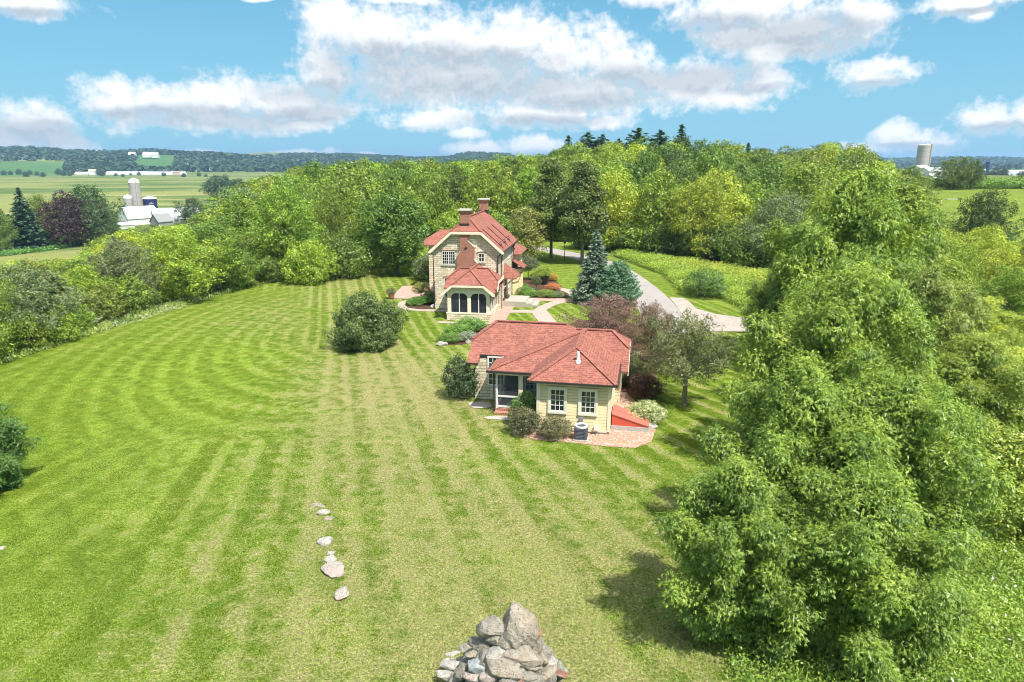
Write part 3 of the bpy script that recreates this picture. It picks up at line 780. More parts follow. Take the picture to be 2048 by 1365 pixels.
# near trees with drooping leaf sprays
for i in range(2):
    lb = lobes_limbs(g, 4.6, .5, 8.2, 34, 5, (.11, .20))
    lb[:, 2] = np.maximum(lb[:, 2], lb[:, 3] * .5)
    reg('ash_near', spray_mesh('crown', g, lb, 52000, .185, .046, 5, cs=.42, inner=.12, shell=(.5, 1.25)), trunk_mesh('trunk', 6.8, .17, lb, 24, 60 + i, fork=.22), 8, 9.4)
lb = lobes_limbs(g, 4.1, .8, 12, 44, 5, (.11, .21), prof=lambda t: (min(1, t * 2.2 + .1) ** .6) * (1.02 - t) ** .5 * 1.25)
reg('ash_tall', spray_mesh('crown', g, lb, 40000, .25, .075, 4, cs=.5, inner=.12, shell=(.55, 1.2)), trunk_mesh('trunk', 10.5, .2, lb, 20, 66, fork=.2), 12, 8.4)
# conifers
reg('spruce', conifer_mesh('crown', g, 8, 2.4, .3, 34, 20, .24), trunk_mesh('trunk', 7.6, .13), 8, 5)
reg('spruce_far', conifer_mesh('crown', g, 14, 3.6, 1, 24, 13, .62), trunk_mesh('trunk', 13.5, .2), 14, 7.4)
reg('pine', conifer_mesh('crown', g, 15, 3.2, 2, 22, 11, .75, open_=.2, droop=.05, power=.55), trunk_mesh('trunk', 14.5, .2), 15, 6.6)
reg('cedar', conifer_mesh('crown', g, 8, 2.9, .2, 26, 17, .34, mat='leaf', droop=-.25, power=.62), trunk_mesh('trunk', 7.4, .16), 8.2, 6.2)
reg('juniper', conifer_mesh('crown', g, 4.2, 2.3, .1, 26, 24, .2, droop=-.35, power=.55), trunk_mesh('trunk', 3.6, .12), 4.4, 4.8)

CN = {'mid': (.18, .26, .028), 'bright': (.235, .345, .028), 'yellow': (.33, .41, .028), 'dark': (.085, .14, .024), 'deep': (.125, .205, .026),
      'grey': (.175, .23, .09), 'olive': (.19, .25, .04), 'blue': (.20, .275, .19), 'teal': (.13, .24, .13), 'plum': (.25, .14, .11), 'purple': (.060, .024, .030),
      'spruce': (.070, .135, .050), 'pale': (.38, .45, .21)}
WORD = {'mid': 'mid-green', 'bright': 'bright green', 'yellow': 'yellow-green', 'dark': 'dark green', 'deep': 'deep green', 'grey': 'grey-green', 'olive': 'olive-green'}
cnt = {}
def tree(kind, x, y, h, wd, col, label, cat='tree', name='broadleaf_tree', group=None, z=None, rot=None, jitter=.12, crown='crown', trunk='trunk'):
    v = K[kind]; cnt[kind] = cnt.get(kind, 0) + 1; cm, tm, hn, wn = v[cnt[kind] % len(v)]
    z = Hs(x, y) if z is None else z
    rz = random.uniform(0, 6.28) if rot is None else rot
    t = thing(name, label, cat, (x, y, z), rz, (wd / wn, wd / wn, h / hn), group)
    c = CN[col] if isinstance(col, str) else col
    j = random.uniform(1 - jitter, 1 + jitter); c = (c[0] * j * random.uniform(1 - jitter * .6, 1 + jitter * .6), c[1] * j, c[2] * j)
    link(crown, cm, t, color=c); link(trunk, tm, t)
    return t

# ---- single trees and shrubs one can point at
def pt(px, py, z=0): return G(px, py, z)
tree('maple', *pt(795, 549), 10.3, 8.9, 'deep', 'round dense green maple standing alone on the lawn left of the stone house', 'tree', 'maple_tree', z=0)
tree('linden', *pt(1102, 517), 14.6, 8.4, (.135, .19, .035), 'left of the two egg-shaped trees in front of the driveway, yellowing at its top', 'tree', 'linden_tree', z=0)
tree('linden', *pt(1164, 527), 14.2, 8.8, (.115, .165, .033), 'right of the two egg-shaped trees in front of the driveway, behind the blue spruce', 'tree', 'linden_tree', z=0)
tree('spruce', *pt(1190, 604), 7.7, 5.4, 'blue', 'silvery blue spruce beside the driveway, right of the garden path', 'spruce', 'spruce_tree', z=0)
tree('juniper', *pt(1236, 612), 4.9, 4.6, 'teal', 'broad blue-green evergreen at the foot of the blue spruce, by the driveway', 'evergreen', 'evergreen_shrub', z=0)
tree('ornamental', *pt(1215, 708), 4.5, 6.6, 'plum', 'reddish-brown leaved ornamental tree behind the cottage roof', 'tree', 'purple_leaved_tree', z=0)
tree('ornamental', *pt(1300, 735), 4.6, 4.4, (.17, .13, .07), 'brown-green small tree between the cottage roof and the crab apple', 'tree', 'ornamental_tree', z=0)
tree('ornamental', *pt(1368, 812), 5.6, 6.6, (.17, .185, .065), 'small crab apple with a bare pale trunk right of the cottage', 'tree', 'apple_tree', z=0)
tree('bigbush', *pt(733, 692), 4.0, 6.0, (.10, .155, .038), 'large dark round bush standing alone on the open lawn', 'bush', 'round_bush', z=0, crown='crown', trunk='stem')
tree('ash_near', *pt(-16, 972), 3.7, 4.0, (.10, .19, .033), 'dark green small tree cut off by the left photo edge, on the near lawn', 'tree', 'small_tree', z=0)
tree('shrub', *pt(625, 566), 4.8, 6.4, 'bright', 'bright green round shrub at the top edge of the lawn, left of its darker neighbour', 'shrub', 'round_shrub')
tree('shrub', *pt(688, 556), 5.0, 6.8, 'deep', 'darker green round shrub atop the lawn, right of the bright green one', 'shrub', 'round_shrub')
tree('shrub', *pt(857, 560), 3.2, 4.0, 'grey', 'grey-green shrub against the left wall of the stone house', 'shrub', 'wall_shrub', z=0)
tree('shrub', *pt(1408, 594), 3.0, 4.4, (.11, .20, .04), 'round green shrub in the goldenrod strip right of the driveway', 'shrub', 'round_shrub', z=0)
tree('tall', *G(1052, 523), 8.0, 6.4, (.25, .27, .06), 'yellowish rounded tree behind the right end of the stone house', 'tree', 'broadleaf_tree', z=0)
tree('shrub', *G(921, 796), 2.5, 2.5, (.065, .11, .04), 'dark conical juniper against the left corner of the cottage', 'juniper', 'juniper_shrub', z=0)
tree('shrub', *G(1046, 868), 1.5, 1.9, (.16, .16, .07), 'low brownish-green shrub in front of the cottage screen porch', 'shrub', 'low_shrub', z=0)
tree('shrub', *G(1050, 850), 1.9, 1.8, (.12, .22, .035), 'tall leafy green shrub against the cottage screen porch', 'shrub', 'tall_shrub', z=0)
tree('shrub', *G(1109, 876), 1.15, 2.0, (.17, .17, .075), 'low spreading shrub under the left siding window of the cottage', 'shrub', 'low_shrub', z=0)
tree('shrub', *G(1289, 796), 1.5, 2.3, (.13, .07, .04), 'dark reddish shrub beside the right wall of the cottage', 'shrub', 'red_shrub', z=0)
tree('shrub', *G(1268, 772), 1.8, 2.3, (.10, .13, .04), 'green shrub behind the reddish shrub at the cottage right wall', 'shrub', 'green_shrub', z=0)
tree('shrub', *G(1291, 843), 1.1, 2.5, 'pale', 'pale variegated hosta clump beside the red cellar doors', 'plant', 'hosta', z=0)
tree('shrub', *G(1313, 838), .75, 1.2, (.30, .28, .24), 'whitish flowering plant right of the pale hosta clump', 'plant', 'flowering_plant', z=0)
# near right trees
for (x, y, h, wd, c, k, l) in [
    (7.1, 20.0, 5.5, 5.1, (.225, .32, .034), 'ash_near', 'low leafy tree at the lawn edge, nearest the cairn, with branches to the ground'),
    (10.9, 19.2, 5.6, 5.8, (.225, .32, .034), 'ash_near', 'nearest leafy tree at the bottom right, right of a dark gap'),
    (10.9, 24.8, 7.0, 6.6, (.225, .32, .034), 'ash_near', 'leafy tree casting the big shadow on the lawn, behind the lowest nearest tree'),
    (14.2, 25.0, 6.8, 7.4, (.225, .32, .034), 'ash_near', 'leafy near tree right of the one casting the big lawn shadow'),
    (15.3, 32.0, 9.2, 8.4, (.225, .32, .034), 'ash_near', 'broad light green tree with a rounded top, right of the crab apple'),
    (20.0, 40.0, 9.6, 8.4, (.225, .32, .034), 'ash_near', 'broad light green tree in the second row of the near right trees'),
    (24.0, 50, 13.6, 11.4, (.24, .34, .034), 'ash_near', 'tallest broad light green tree right of the paved apron'),
    (25.5, 43, 9.0, 8.0, (.22, .28, .05), 'ash_near', 'tree just right of the tallest broad tree, in deeper green'),
    (24.5, 36, 6.2, 6.6, (.225, .32, .034), 'ash_near', 'lower leafy tree by the meadow at right, in the third row'),
    (21.6, 56, 6.4, 5.0, (.225, .32, .034), 'ash_near', 'light green small tree leaning over the right end of the paved apron'),
    (32.0, 59, 13.8, 10.5, (.225, .32, .034), 'ash_tall', 'large pale green tree behind the tallest broad near tree on the right'),
    (18.5, 30.5, 5.2, 6.0, (.225, .32, .034), 'ash_near', 'low leafy tree at the meadow edge right of the nearest trees'),
    (31, 47, 6.0, 7.0, (.30, .37, .045), 'ash_near', 'yellow-green bushy tree right of the meadow trees, near the right photo edge'),
    (29, 36.5, 3.6, 5.0, (.26, .36, .045), 'shrub', 'lower thicket shrub in the right meadow, nearer of the pair'),
    (34, 41.5, 4.2, 6.0, (.30, .38, .045), 'shrub', 'higher thicket shrub at the right photo edge, farther of the pair'),
    (24.5, 30.5, 3.2, 4.8, (.24, .34, .045), 'shrub', 'thicket shrub beside the low leafy tree in the right meadow'),
    (21.5, 25.0, 2.6, 4.2, (.26, .36, .045), 'shrub', 'nearest thicket shrub in the right meadow'),
    (38, 56, 5.6, 7.4, (.32, .40, .045), 'ash_near', 'yellow-green tree at the right photo edge before the round dark tree'),
    (5.9, 17.2, .0, 0, None, None, None)]:
    if k == 'shrub': tree(k, x, y, h, wd, c, l, 'shrub', 'thicket_shrub', 'thicket shrubs of the right meadow', trunk='stem')
    elif k: tree(k, x, y, h, wd, c, l, 'tree', 'ash_tree', 'near ash trees on the right')

# ---- the woods: every crown a tree of its own
ZONE = [(60, 'at the left photo edge'), (190, 'below the purple-leaved tree'), (290, 'below the white barn'), (380, 'below the long barn roof'), (470, 'right of the barn roofs'),
        (560, 'above mid lawn edge'), (660, 'above the bright round shrub'), (760, 'above the lone lawn bush'), (870, 'behind the lone maple'), (950, 'above the front chimney'),
        (1030, 'above the rear chimney'), (1100, 'behind the left linden'), (1190, 'behind the right linden'), (1270, 'above the blue spruce'), (1350, 'beyond the driveway bend'),
        (1430, 'above the paved apron'), (1520, 'beyond the goldenrod'), (1620, 'above the apron end'), (1730, 'behind the narrow ash'), (1830, 'left of the right silo'), (1930, 'below the field tree'), (9999, 'at the right photo edge')]
def wood_label(x, y, h, wd, tone):
    px_, py_ = PX(x, y, Hs(x, y) + h)
    zn = next(t for lim, t in ZONE if px_ < lim)
    size = 'tall' if h > 13.5 else ('low' if h < 8 else 'middling')
    rows = 'on the skyline' if py_ < 338 else ('in the far rows' if py_ < 375 else ('in the upper rows' if py_ < 425 else ('in the middle rows' if py_ < 480 else ('in the lower rows' if py_ < 545 else 'by the grass'))))
    return f'{size} {WORD[tone]} tree {rows} {zn}'
WOODS = []
def unique_labels(obs):
    by = {}
    for o in obs: by.setdefault(o['label'], []).append(o)
    for l, L in by.items():
        if len(L) < 2: continue
        L.sort(key=lambda o: PX(*o.location)[0]); n = len(L)
        w_ = {2: ['left of two', 'right of two'], 3: ['leftmost of three', 'middle of three', 'rightmost of three'], 4: ['leftmost of four', 'second from left', 'third from left', 'rightmost of four']}.get(n) or ['leftmost', 'second from left', 'third from left', 'fourth from left', 'fifth from left', 'sixth from left', 'seventh from left', 'eighth from left', 'ninth from left', 'tenth from left', 'eleventh from left'][:n]
        for o, q in zip(L, w_): o['label'] = l + ', ' + q
placed = [(x, y, 4) for x, y in ((23.4, 50), (32, 59), (25.5, 43), (17, 37), (24.5, 36), (21.6, 56))] + [(*pt(625, 566), 2.5), (*pt(688, 556), 2.5), (*pt(1102, 517), 5), (*pt(1164, 527), 5), (*G(1052, 523), 3.5)]
CAPX = [-100, 0, 180, 215, 240, 380, 430, 480, 560, 660, 740, 880, 1000, 1100, 1150, 1300, 1360, 1450, 1560, 1640, 1700, 1760, 1800, 1836, 1850, 1930, 2060]
CAPY = [525, 528, 514, 474, 460, 455, 412, 368, 345, 325, 312, 314, 319, 304, 292, 276, 276, 288, 304, 290, 292, 312, 335, 352, 432, 440, 425]
def region(x, y):
    """None outside the woods, else (height, tones)"""
    s = float(xb(y)) - x; q = x / y
    if y < 40 or y > 262: return None
    if q < -.80 or q > .80: return None
    if x < -8 and s > 1.5:
        if q < -.62 and y > 175: return None
        if q < -.42 and y > 245: return None
        front = s < 10
        h = random.uniform(6.2, 8.8) if front and y < 90 else random.uniform(8.5, 12)
        if q > -.36 and y > 120: h = random.uniform(11.5, 15)
        if y > 210 and q < -.40: h *= .8
        return h, ['mid', 'mid', 'deep', 'bright', 'mid', 'olive', 'grey', 'bright', 'bright', 'yellow'] if q < -.3 else ['mid', 'deep', 'grey', 'olive', 'mid', 'bright', 'bright']
    if x < 14 and y > 138 and s < 1.5:
        return random.uniform(11.5, 14.5), ['deep', 'mid', 'bright', 'bright', 'mid']
    if x >= 14 and y > 118 - (x - 18) * .85 and y > 74:
        if .02 < q < .17: return random.uniform(12, 14.5), ['bright', 'yellow', 'mid']
        if q > .60 and y > 96: return None
        if y > 215: return None
        if q > .56 and y > 80: return random.uniform(5, 6.5), ['deep', 'mid', 'dark']
        h = random.uniform(12.5, 16)
        if q > .50: h = random.uniform(8, 10)
        if y < 100 and q > .5: h = random.uniform(7, 9)
        if y < 125: return h * random.uniform(.7, .98), ['yellow', 'mid', 'grey', 'deep', 'bright', 'yellow', 'bright']
        return h, ['mid', 'deep', 'bright', 'olive', 'yellow', 'dark', 'deep']
    if x > 30 and 62 < y <= 82 and q > .50: return random.uniform(5.5, 7.5), ['yellow', 'bright', 'yellow']
    return None
random.seed(21)
tries = 0; wood = []
while tries < 60000:
    tries += 1
    y = 40 + 225 * random.random() ** .8; x = random.uniform(-.80, .80) * y
    rg = region(x, y)
    if not rg: continue
    h, tones = rg
    zg = Hs(x, y); px_, py_ = PX(x, y, zg + h); lim = float(np.interp(px_, CAPX, CAPY)) + random.choice([0, 3, 6, 12, 20])
    if py_ < lim:
        while py_ < lim and h > 3: h -= .25; py_ = PX(x, y, zg + h)[1]
        if h < 4.5: continue
    r = (2.2 if h < 7.6 else 3.5) * random.uniform(.85, 1.2) + y * .0066
    if any((x - a) ** 2 + (y - b_) ** 2 < (r + c_) ** 2 * .80 for a, b_, c_ in placed): continue
    placed.append((x, y, r)); wood.append((x, y, h, r, random.choice(tones)))
wood.sort(key=lambda t: t[1])
for (x, y, h, r, tone) in wood:
    wd = r * 2 * random.uniform(1.12, 1.38)
    k = random.choice(['round', 'round', 'oak', 'tall'] if tone not in ('grey',) else ['oak', 'oak', 'round'])
    if k == 'tall': wd *= .9
    if x < -30 and y < 150 and tone in ('grey', 'olive', 'deep') and random.random() < .45: k = 'cedar'; wd *= .85
    if y < 112 and k != 'cedar': k += '_fine'
    WOODS.append(tree(k, x, y, h, wd, tone, wood_label(x, y, h, wd, tone), 'tree', {'o': 'oak_tree', 'r': 'broadleaf_tree', 't': 'poplar_tree', 'c': 'cedar_tree'}[k[0]], {'c': 'cedars of the woods', 'o': 'oaks of the woods', 'r': 'broadleaf trees of the woods', 't': 'narrow trees of the woods'}[k[0]], jitter=.18))
print('WOOD', len(wood))
# undergrowth shrubs that close the front of the wood along the lawn
random.seed(4)
yy = 44.0; EDGE = []
while yy < 104:
    x = float(xb(yy)) - random.uniform(1.0, 3.2); h = random.uniform(2.2, 3.8)
    tone = random.choice(['mid', 'deep', 'bright', 'olive', 'grey'])
    px_, _ = PX(x, yy, 1)
    EDGE.append(tree('shrub', x, yy, h, h * 1.35, tone, f'{"tall" if h > 3 else "low"} {WORD[tone]} shrub on the left lawn edge, ' + ('nearest the camera' if px_ < 130 else 'below the barn' if px_ < 300 else 'halfway up' if px_ < 450 else 'near the round shrubs'), 'shrub', 'wood_edge_shrub', 'shrubs on the wood edge'))
    yy += random.uniform(2.2, 3.6)
# understory that closes the wood behind the driveway and the goldenrod
EP = smooth_line([(13, 124), (20, 117), (30, 108), (40, 99), (52, 90)], 10)
for i in range(0, len(EP), 2):
    p = EP[i]; h = random.uniform(3.2, 5.5); tone = random.choice(['mid', 'deep', 'dark', 'bright']); px_, _ = PX(p.x, p.y, 1)
    EDGE.append(tree('shrub', p.x + random.uniform(-1, 1), p.y + random.uniform(-1, 2), h, h * 1.5, tone, f'{"tall" if h > 4.3 else "low"} {WORD[tone]} understory shrub ' + ('behind the driveway bend' if px_ < 1330 else 'behind the goldenrod' if px_ < 1520 else 'behind the right end of the goldenrod'), 'shrub', 'understory_shrub', 'understory shrubs behind the goldenrod'))
for i in range(16):
    x = -22 + i * 2.6 + random.uniform(-.8, .8); y = 134 + random.uniform(0, 5); h = random.uniform(3.2, 5.5); tone = random.choice(['mid', 'deep', 'dark', 'bright']); px_, _ = PX(x, y, 1)
    EDGE.append(tree('shrub', x, y, h, h * 1.5, tone, f'{"tall" if h > 4.3 else "low"} {WORD[tone]} understory shrub ' + ('behind the maple' if px_ < 870 else 'behind the house roof' if px_ < 1040 else 'behind the lindens'), 'shrub', 'understory_shrub', 'understory shrubs behind the house'))
unique_labels(WOODS); unique_labels(EDGE)
# conifers on the skyline
for i, (px_, py_, w_, tx) in enumerate([(1137, 275, 30, 'lone dark spruce on the skyline, leftmost of the conifers'), (1176, 268, 34, 'dark pine on the skyline, second conifer from the left'), (1205, 272, 32, 'dark pine close right of the second skyline conifer'),
        (1238, 280, 22, 'thin dark pine on the skyline above the blue spruce'), (1277, 260, 40, 'broad dark pine with the widest head on the skyline'), (1322, 264, 34, 'dark pine half sunk in the crowns left of the tallest conifer'), (1364, 254, 36, 'tallest dark conifer on the skyline, rightmost of the group'), (1497, 288, 22, 'small dark conifer on the skyline right of the pine group')]):
    Y = 205.; X, _, Z = AT(px_, py_, Y); zg = Hs(X, Y)
    tree('pine' if i in (1, 2, 4, 5, 3) else 'spruce_far', X, Y, Z - zg, w_ / 2.6, 'spruce', tx, 'conifer', 'pine_tree' if i in (1, 2, 4, 5, 3) else 'spruce_tree')
# farm and field trees
for (px_, top, Y, wpx, kind, col, name, lab) in [
    (36, 379, 285, 80, 'spruce_far', (.06, .12, .07), 'spruce_tree', 'big blue-green spruce left of the purple-leaved tree near the farm'),
    (75, 395, 300, 60, 'round', 'mid', 'broadleaf_tree', 'green tree between the big spruce and the purple-leaved tree'),
    (126, 394, 292, 84, 'round', 'purple', 'purple_leaved_tree', 'dark purple-leaved tree left of the white barn'),
    (168, 378, 320, 105, 'oak', (.06, .13, .025), 'broadleaf_tree', 'broad dark green tree behind the purple-leaved tree'),
    (190, 402, 298, 68, 'round', (.09, .14, .045), 'broadleaf_tree', 'grey-green tree between the purple-leaved tree and the white barn'),
    (-12, 420, 275, 60, 'round', 'deep', 'broadleaf_tree', 'dark green tree at the far left edge beside the big spruce'),
    (222, 432, 330, 34, 'round', 'olive', 'broadleaf_tree', 'small olive tree touching the left gable of the white barn'),
    (384, 398, 400, 60, 'oak', (.07, .12, .04), 'broadleaf_tree', 'dark green tree at the right end of the long barn roof'),
    (441, 353, 640, 72, 'oak', (.055, .11, .055), 'broadleaf_tree', 'bluish-green clump of a tree alone in the valley field'),
    (478, 360, 600, 46, 'round', (.06, .12, .05), 'broadleaf_tree', 'bluish-green tree right of the lone valley field clump'),
    (1916, 316, 225, 72, 'oak', (.12, .17, .035), 'broadleaf_tree', 'twin-trunked spreading tree alone on the far right field, left half'),
    (1950, 322, 226, 40, 'oak', (.10, .16, .03), 'broadleaf_tree', 'right neighbour of the twin-trunked tree on the far right field'),
    (1985, 384, 112, 112, 'round_fine', (.075, .125, .025), 'broadleaf_tree', 'dark green round tree standing before the far right field'),
    (2050, 350, 260, 36, 'round', 'deep', 'broadleaf_tree', 'dark tree at the right edge of the photo near the corn strip'),
    (1868, 352, 330, 28, 'round', (.06, .12, .07), 'broadleaf_tree', 'small bluish tree at the foot of the tall concrete silo'),
    (1822, 338, 175, 66, 'round', (.12, .20, .03), 'broadleaf_tree', 'green tree hiding the foot of the tall concrete silo')]:
    X, _, Z = AT(px_, top, Y); zg = Hs(X, Y)
    h = Z - zg; wd = wpx * Y / FPX
    tree(kind, X, Y, h, wd * (1.05 if kind == 'spruce_far' else 1), col, lab, 'tree', name)
# far hedges and field trees, one by one
random.seed(9)
hedge = [(x, random.uniform(345, 352), 13) for x in (8, 22, 38, 52, 60, 74, 86, 118, 128, 140, 150, 196, 204)] + [(x, random.uniform(347, 352), 9) for x in (232, 246, 262, 278, 318, 328, 368, 398, 412)] + [(x, 340, 10) for x in (1944, 1958, 1972, 1990, 2008)] + [(x, 368, 9) for x in (1975, 1990, 2006, 2040)]
FAR = []
for i, (px_, py_, hh) in enumerate(hedge):
    if px_ < 1000: X, Y = G(px_, py_ + 3, -20); 
    else: X, Y = G(px_, py_, -6)
    Y0 = min(Y, 1750.); X *= Y0 / Y; h = hh * random.uniform(.7, 1.2)
    o = link('field_tree', K['round'][i % 3][0], None, (X, Y0, Hs(X, Y0) - 1), random.uniform(0, 6), (.05, .105, .05))
    o.scale = (h / 8,) * 2 + (h / 10,)
    where = ('left of the distant farmhouse' if px_ < 150 else 'around the distant long white barn' if px_ < 300 else 'right of the distant long white barn' if px_ < 1000 else 'beyond the corn strip at the right edge')
    tag(o, f'small distant bluish-green tree {where}', 'tree', 'distant field trees ' + where); FAR.append(o)
unique_labels(FAR)
# wooded hills: a mass nobody could count
def hill_woods():
    gg = np.random.default_rng(3); P, N, T, S = [], [], [], []
    n = 15000
    az = gg.uniform(-.80, .85, n); r = np.where(az > .25, gg.uniform(2600, 5600, n), gg.uniform(2050, 3650, n))
    x = r * np.sin(az); y = r * np.cos(az)
    a0 = azel(135, 330)[0]; a1 = azel(268, 330)[0]; a2 = azel(352, 330)[0]
    keep = ~((az < a0) & (r < 2740)) & ~((az > a1) & (az < a2) & (r > 2330) & (r < 2960))
    keep &= ~((az < -.25) & (az > -.66) & (r < 2180))
    keep &= (gg.random(n) < np.where(az > .25, .9, 1))
    x, y = x[keep], y[keep]; n = len(x); z = H(x, y)
    k = 15
    d = unit(gg.normal(size=(n, k, 3))); d[..., 2] = np.abs(d[..., 2])
    hgt = gg.uniform(8, 14, n)[:, None]; wd = gg.uniform(8, 15, n)[:, None]
    c = np.stack([x, y, z + 1], 1)[:, None, :] + d * np.stack([wd + 0 * d[..., 0], wd + 0 * d[..., 0], hgt + 0 * d[..., 0]], -1)
    NN = unit(d + np.array([0, 0, .4]) + gg.normal(size=d.shape) * .3).reshape(-1, 3)
    T = np.clip(gg.normal(size=(n, 1)) * .16 + .5 + gg.normal(size=(n, k)) * .08, 0, 1).ravel()
    me = np_mesh('wooded_hills', quads(c.reshape(-1, 3), NN, 15., 13., gg), 4, [MATS['leaf']], {'tint': T})
    o = link('wooded_hills', me, color=(.035, .075, .03)); tag(o, 'dark bluish wooded hills along the horizon', 'wood', kind='stuff')
hill_woods()

# ---- meadow plants, goldenrod, tall grass, corn: stuff
def scatter(name, label, cat, poly, n, h, w_, col, seed, blades=True, leaf=False, zoff=0, tint=.5, cond=None, clump=0.5, per=3):
    gg = np.random.default_rng(seed); poly = np.array(poly)
    lo, hi = poly.min(0), poly.max(0); P = np.zeros((0, 2))
    while len(P) < n:
        q = gg.uniform(lo, hi, (n * 2, 2)); q = q[in_poly(q[:, 0], q[:, 1], poly)]
        if cond is not None: q = q[cond(q[:, 0], q[:, 1])]
        cl = .5 + .5 * wob(q[:, 0], q[:, 1], 1.1, 2) / 1.5
        q = q[gg.random(len(q)) < (1 - clump) + clump * cl]
        P = np.concatenate([P, q])
        if len(q) == 0: break
    P = P[:n]; n = len(P); z = H(P[:, 0], P[:, 1]) + zoff
    cl = wob(P[:, 0], P[:, 1], 1.7, 5) / 1.5
    hh = h * gg.uniform(.5, 1.15, n) * (1 + .35 * cl)
    out, tt = [], []
    for i in range(per):
        f = gg.uniform(.25, 1.0, n)
        c = np.stack([P[:, 0] + gg.normal(size=n) * w_ * 1.5, P[:, 1] + gg.normal(size=n) * w_ * 1.5, z + hh * f * (.5 if blades else .95)], 1)
        if blades:
            tg = unit(np.stack([gg.normal(size=n) * .35, gg.normal(size=n) * .35, np.ones(n)], 1)); N = unit(gg.normal(size=(n, 3)) + np.array([0, -.3, .6])); L = hh * f
            out.append(quads(c, N, L, w_, gg, tang=tg))
        else:
            N = unit(gg.normal(size=(n, 3)) * .55 + np.array([0, 0, .8])); L = w_ * gg.uniform(.6, 1.4, n)
            out.append(quads(c, N, L, L * .5, gg))
        tt.append(np.clip(tint + .25 * cl + gg.normal(size=n) * .13, 0, 1))
    me = np_mesh(name, np.concatenate(out), 4, [MATS['leaf']], {'tint': np.concatenate(tt)})
    o = link(name, me, color=col); tag(o, label, cat, kind='stuff'); return o
outside = lambda x, y: x > xr(y) + .1
MP = [(5.0, 14.5), (60, 30), (60, 72), (24, 72), (20, 58), (15, 46), (13, 38), (9, 28), (6, 22), (5.5, 19)]
scatter('meadow_plants', 'bright green leafy meadow plants covering the ground under and right of the near trees', 'plants', MP, 220000, .7, .10, (.20, .32, .032), 1, blades=False, cond=lambda x, y: outside(x, y) & (x < 8 + y * .9), clump=.7)
scatter('meadow_grass', 'tall rough grass in the meadow at the right edge', 'grass', MP, 90000, .7, .035, (.24, .34, .06), 2, cond=lambda x, y: outside(x, y) & (x < 8 + y * .9), clump=.4, per=2)
scatter('meadow_flowers', 'small white-pink wildflowers dotted over the right meadow', 'flowers', [(9, 15), (30, 20), (42, 40), (30, 50), (16, 26)], 500, .95, .13, (.75, .66, .66), 3, blades=False, cond=outside, clump=.9, per=2, tint=.6)
GP = [G(1225, 512), G(1330, 552), G(1362, 584), G(1440, 598), G(1500, 624), G(1620, 640), (44, 74), (40, 92), G(1500, 548), G(1380, 530), G(1262, 508)]
scatter('wildflower_strip', 'tall green weeds between the driveway verge and the woods', 'plants', GP, 80000, 1.0, .18, (.26, .37, .04), 4, blades=False, clump=.5)
scatter('goldenrod_flowers', 'yellow goldenrod flower heads in the strip before the woods', 'flowers', [G(1300, 532), G(1400, 548), G(1500, 572), G(1590, 600), (40, 86), G(1500, 552), G(1400, 533)], 2800, 1.35, .18, (.50, .42, .04), 5, blades=False, clump=.8, per=2, tint=.6)
scatter('edge_grass', 'tall unmown grass with pale seed heads along the left edge of the lawn', 'grass', [(-52, 38), (-38.5, 38), (-36.3, 60), (-33, 75), (-30, 86), (-24, 95), (-17, 104), (-30, 106), (-42, 85), (-50, 60)], 60000, .6, .10, (.23, .31, .06), 6, cond=lambda x, y: x < xb(y) + .2, per=2)
scatter('edge_flowers', 'white flowering weeds in the long grass on the left lawn edge', 'flowers', [G(150, 668), G(235, 622), G(330, 600), G(400, 590), G(420, 600), G(300, 640), G(200, 668)], 1300, .5, .13, (.48, .52, .34), 7, blades=False, clump=.85, per=2)
scatter('corn_strip', 'strip of tall green corn behind the far right field', 'crop', [(105, 232), (200, 226), (210, 252), (110, 262)], 26000, 2.6, .6, (.15, .27, .035), 8, blades=False, clump=.1, per=3)
scatter('cornfield', 'rows of green corn in the valley below the farm at left', 'crop', [G2(-60, 520), G2(60, 505), G2(190, 488), G2(215, 474), G2(-60, 484)], 30000, 1.6, .6, (.13, .29, .05), 10, blades=False, clump=.1, per=2)

LG = [(-17, 12), (8, 12), (12, 40), (-24, 40)]
scatter('lawn_grass', 'short blades and tufts standing in the near lawn', 'grass', LG, 150000, .09, .022, (.20, .29, .035), 12, cond=lambda x, y: (x < xr(y)) & (x > xb(y)) & (np.random.default_rng(1).random(len(x)) < np.clip(1.5 - y / 32., .15, 1)) & ~((y > 34.5) & (x > -3)), clump=.6, per=2, tint=.5)
# ------------------------------------------------------------------ buildings
def jerk(x0, x1, y0, y1, ze, zr, c0=None, c1=None, ax='y', front=None):
    c0 = zr if c0 is None else c0; c1 = zr if c1 is None else c1
    xc, w_ = (x0 + x1) / 2, (x1 - x0) / 2; s = (zr - ze) / w_
    e0, e1 = (zr - c0) / s, (zr - c1) / s
    A, B_ = (xc, y0 + e0, zr), (xc, y1 - e1, zr)
    def dd(L):
        o = []
        for p in L:
            if not o or max(abs(a - b) for a, b in zip(o[-1], p)) > 1e-5: o.append(p)
        if max(abs(a - b) for a, b in zip(o[0], o[-1])) < 1e-5: o.pop()
        return o
    left = dd([(x0, y1, ze)] + (front if front else [(x0, y0, ze)]) + [(xc - e0, y0, c0), A, B_, (xc - e1, y1, c1)])
    right = dd([(x1, y0, ze), (x1, y1, ze), (xc + e1, y1, c1), B_, A, (xc + e0, y0, c0)])
    F = [left, right]
    if e0 > 1e-4: F.append([(xc - e0, y0, c0), (xc + e0, y0, c0), A])
    if e1 > 1e-4: F.append([(xc + e1, y1, c1), (xc - e1, y1, c1), B_])
    if ax == 'x': F = [[(p[1], p[0], p[2]) for p in f][::-1] for f in F]
    return F
def caps(b, lines, w_=.3, h_=.07):
    for p, q in lines: b.beam((p[0], p[1], p[2] + .01), (q[0], q[1], q[2] + .01), w_, h_)
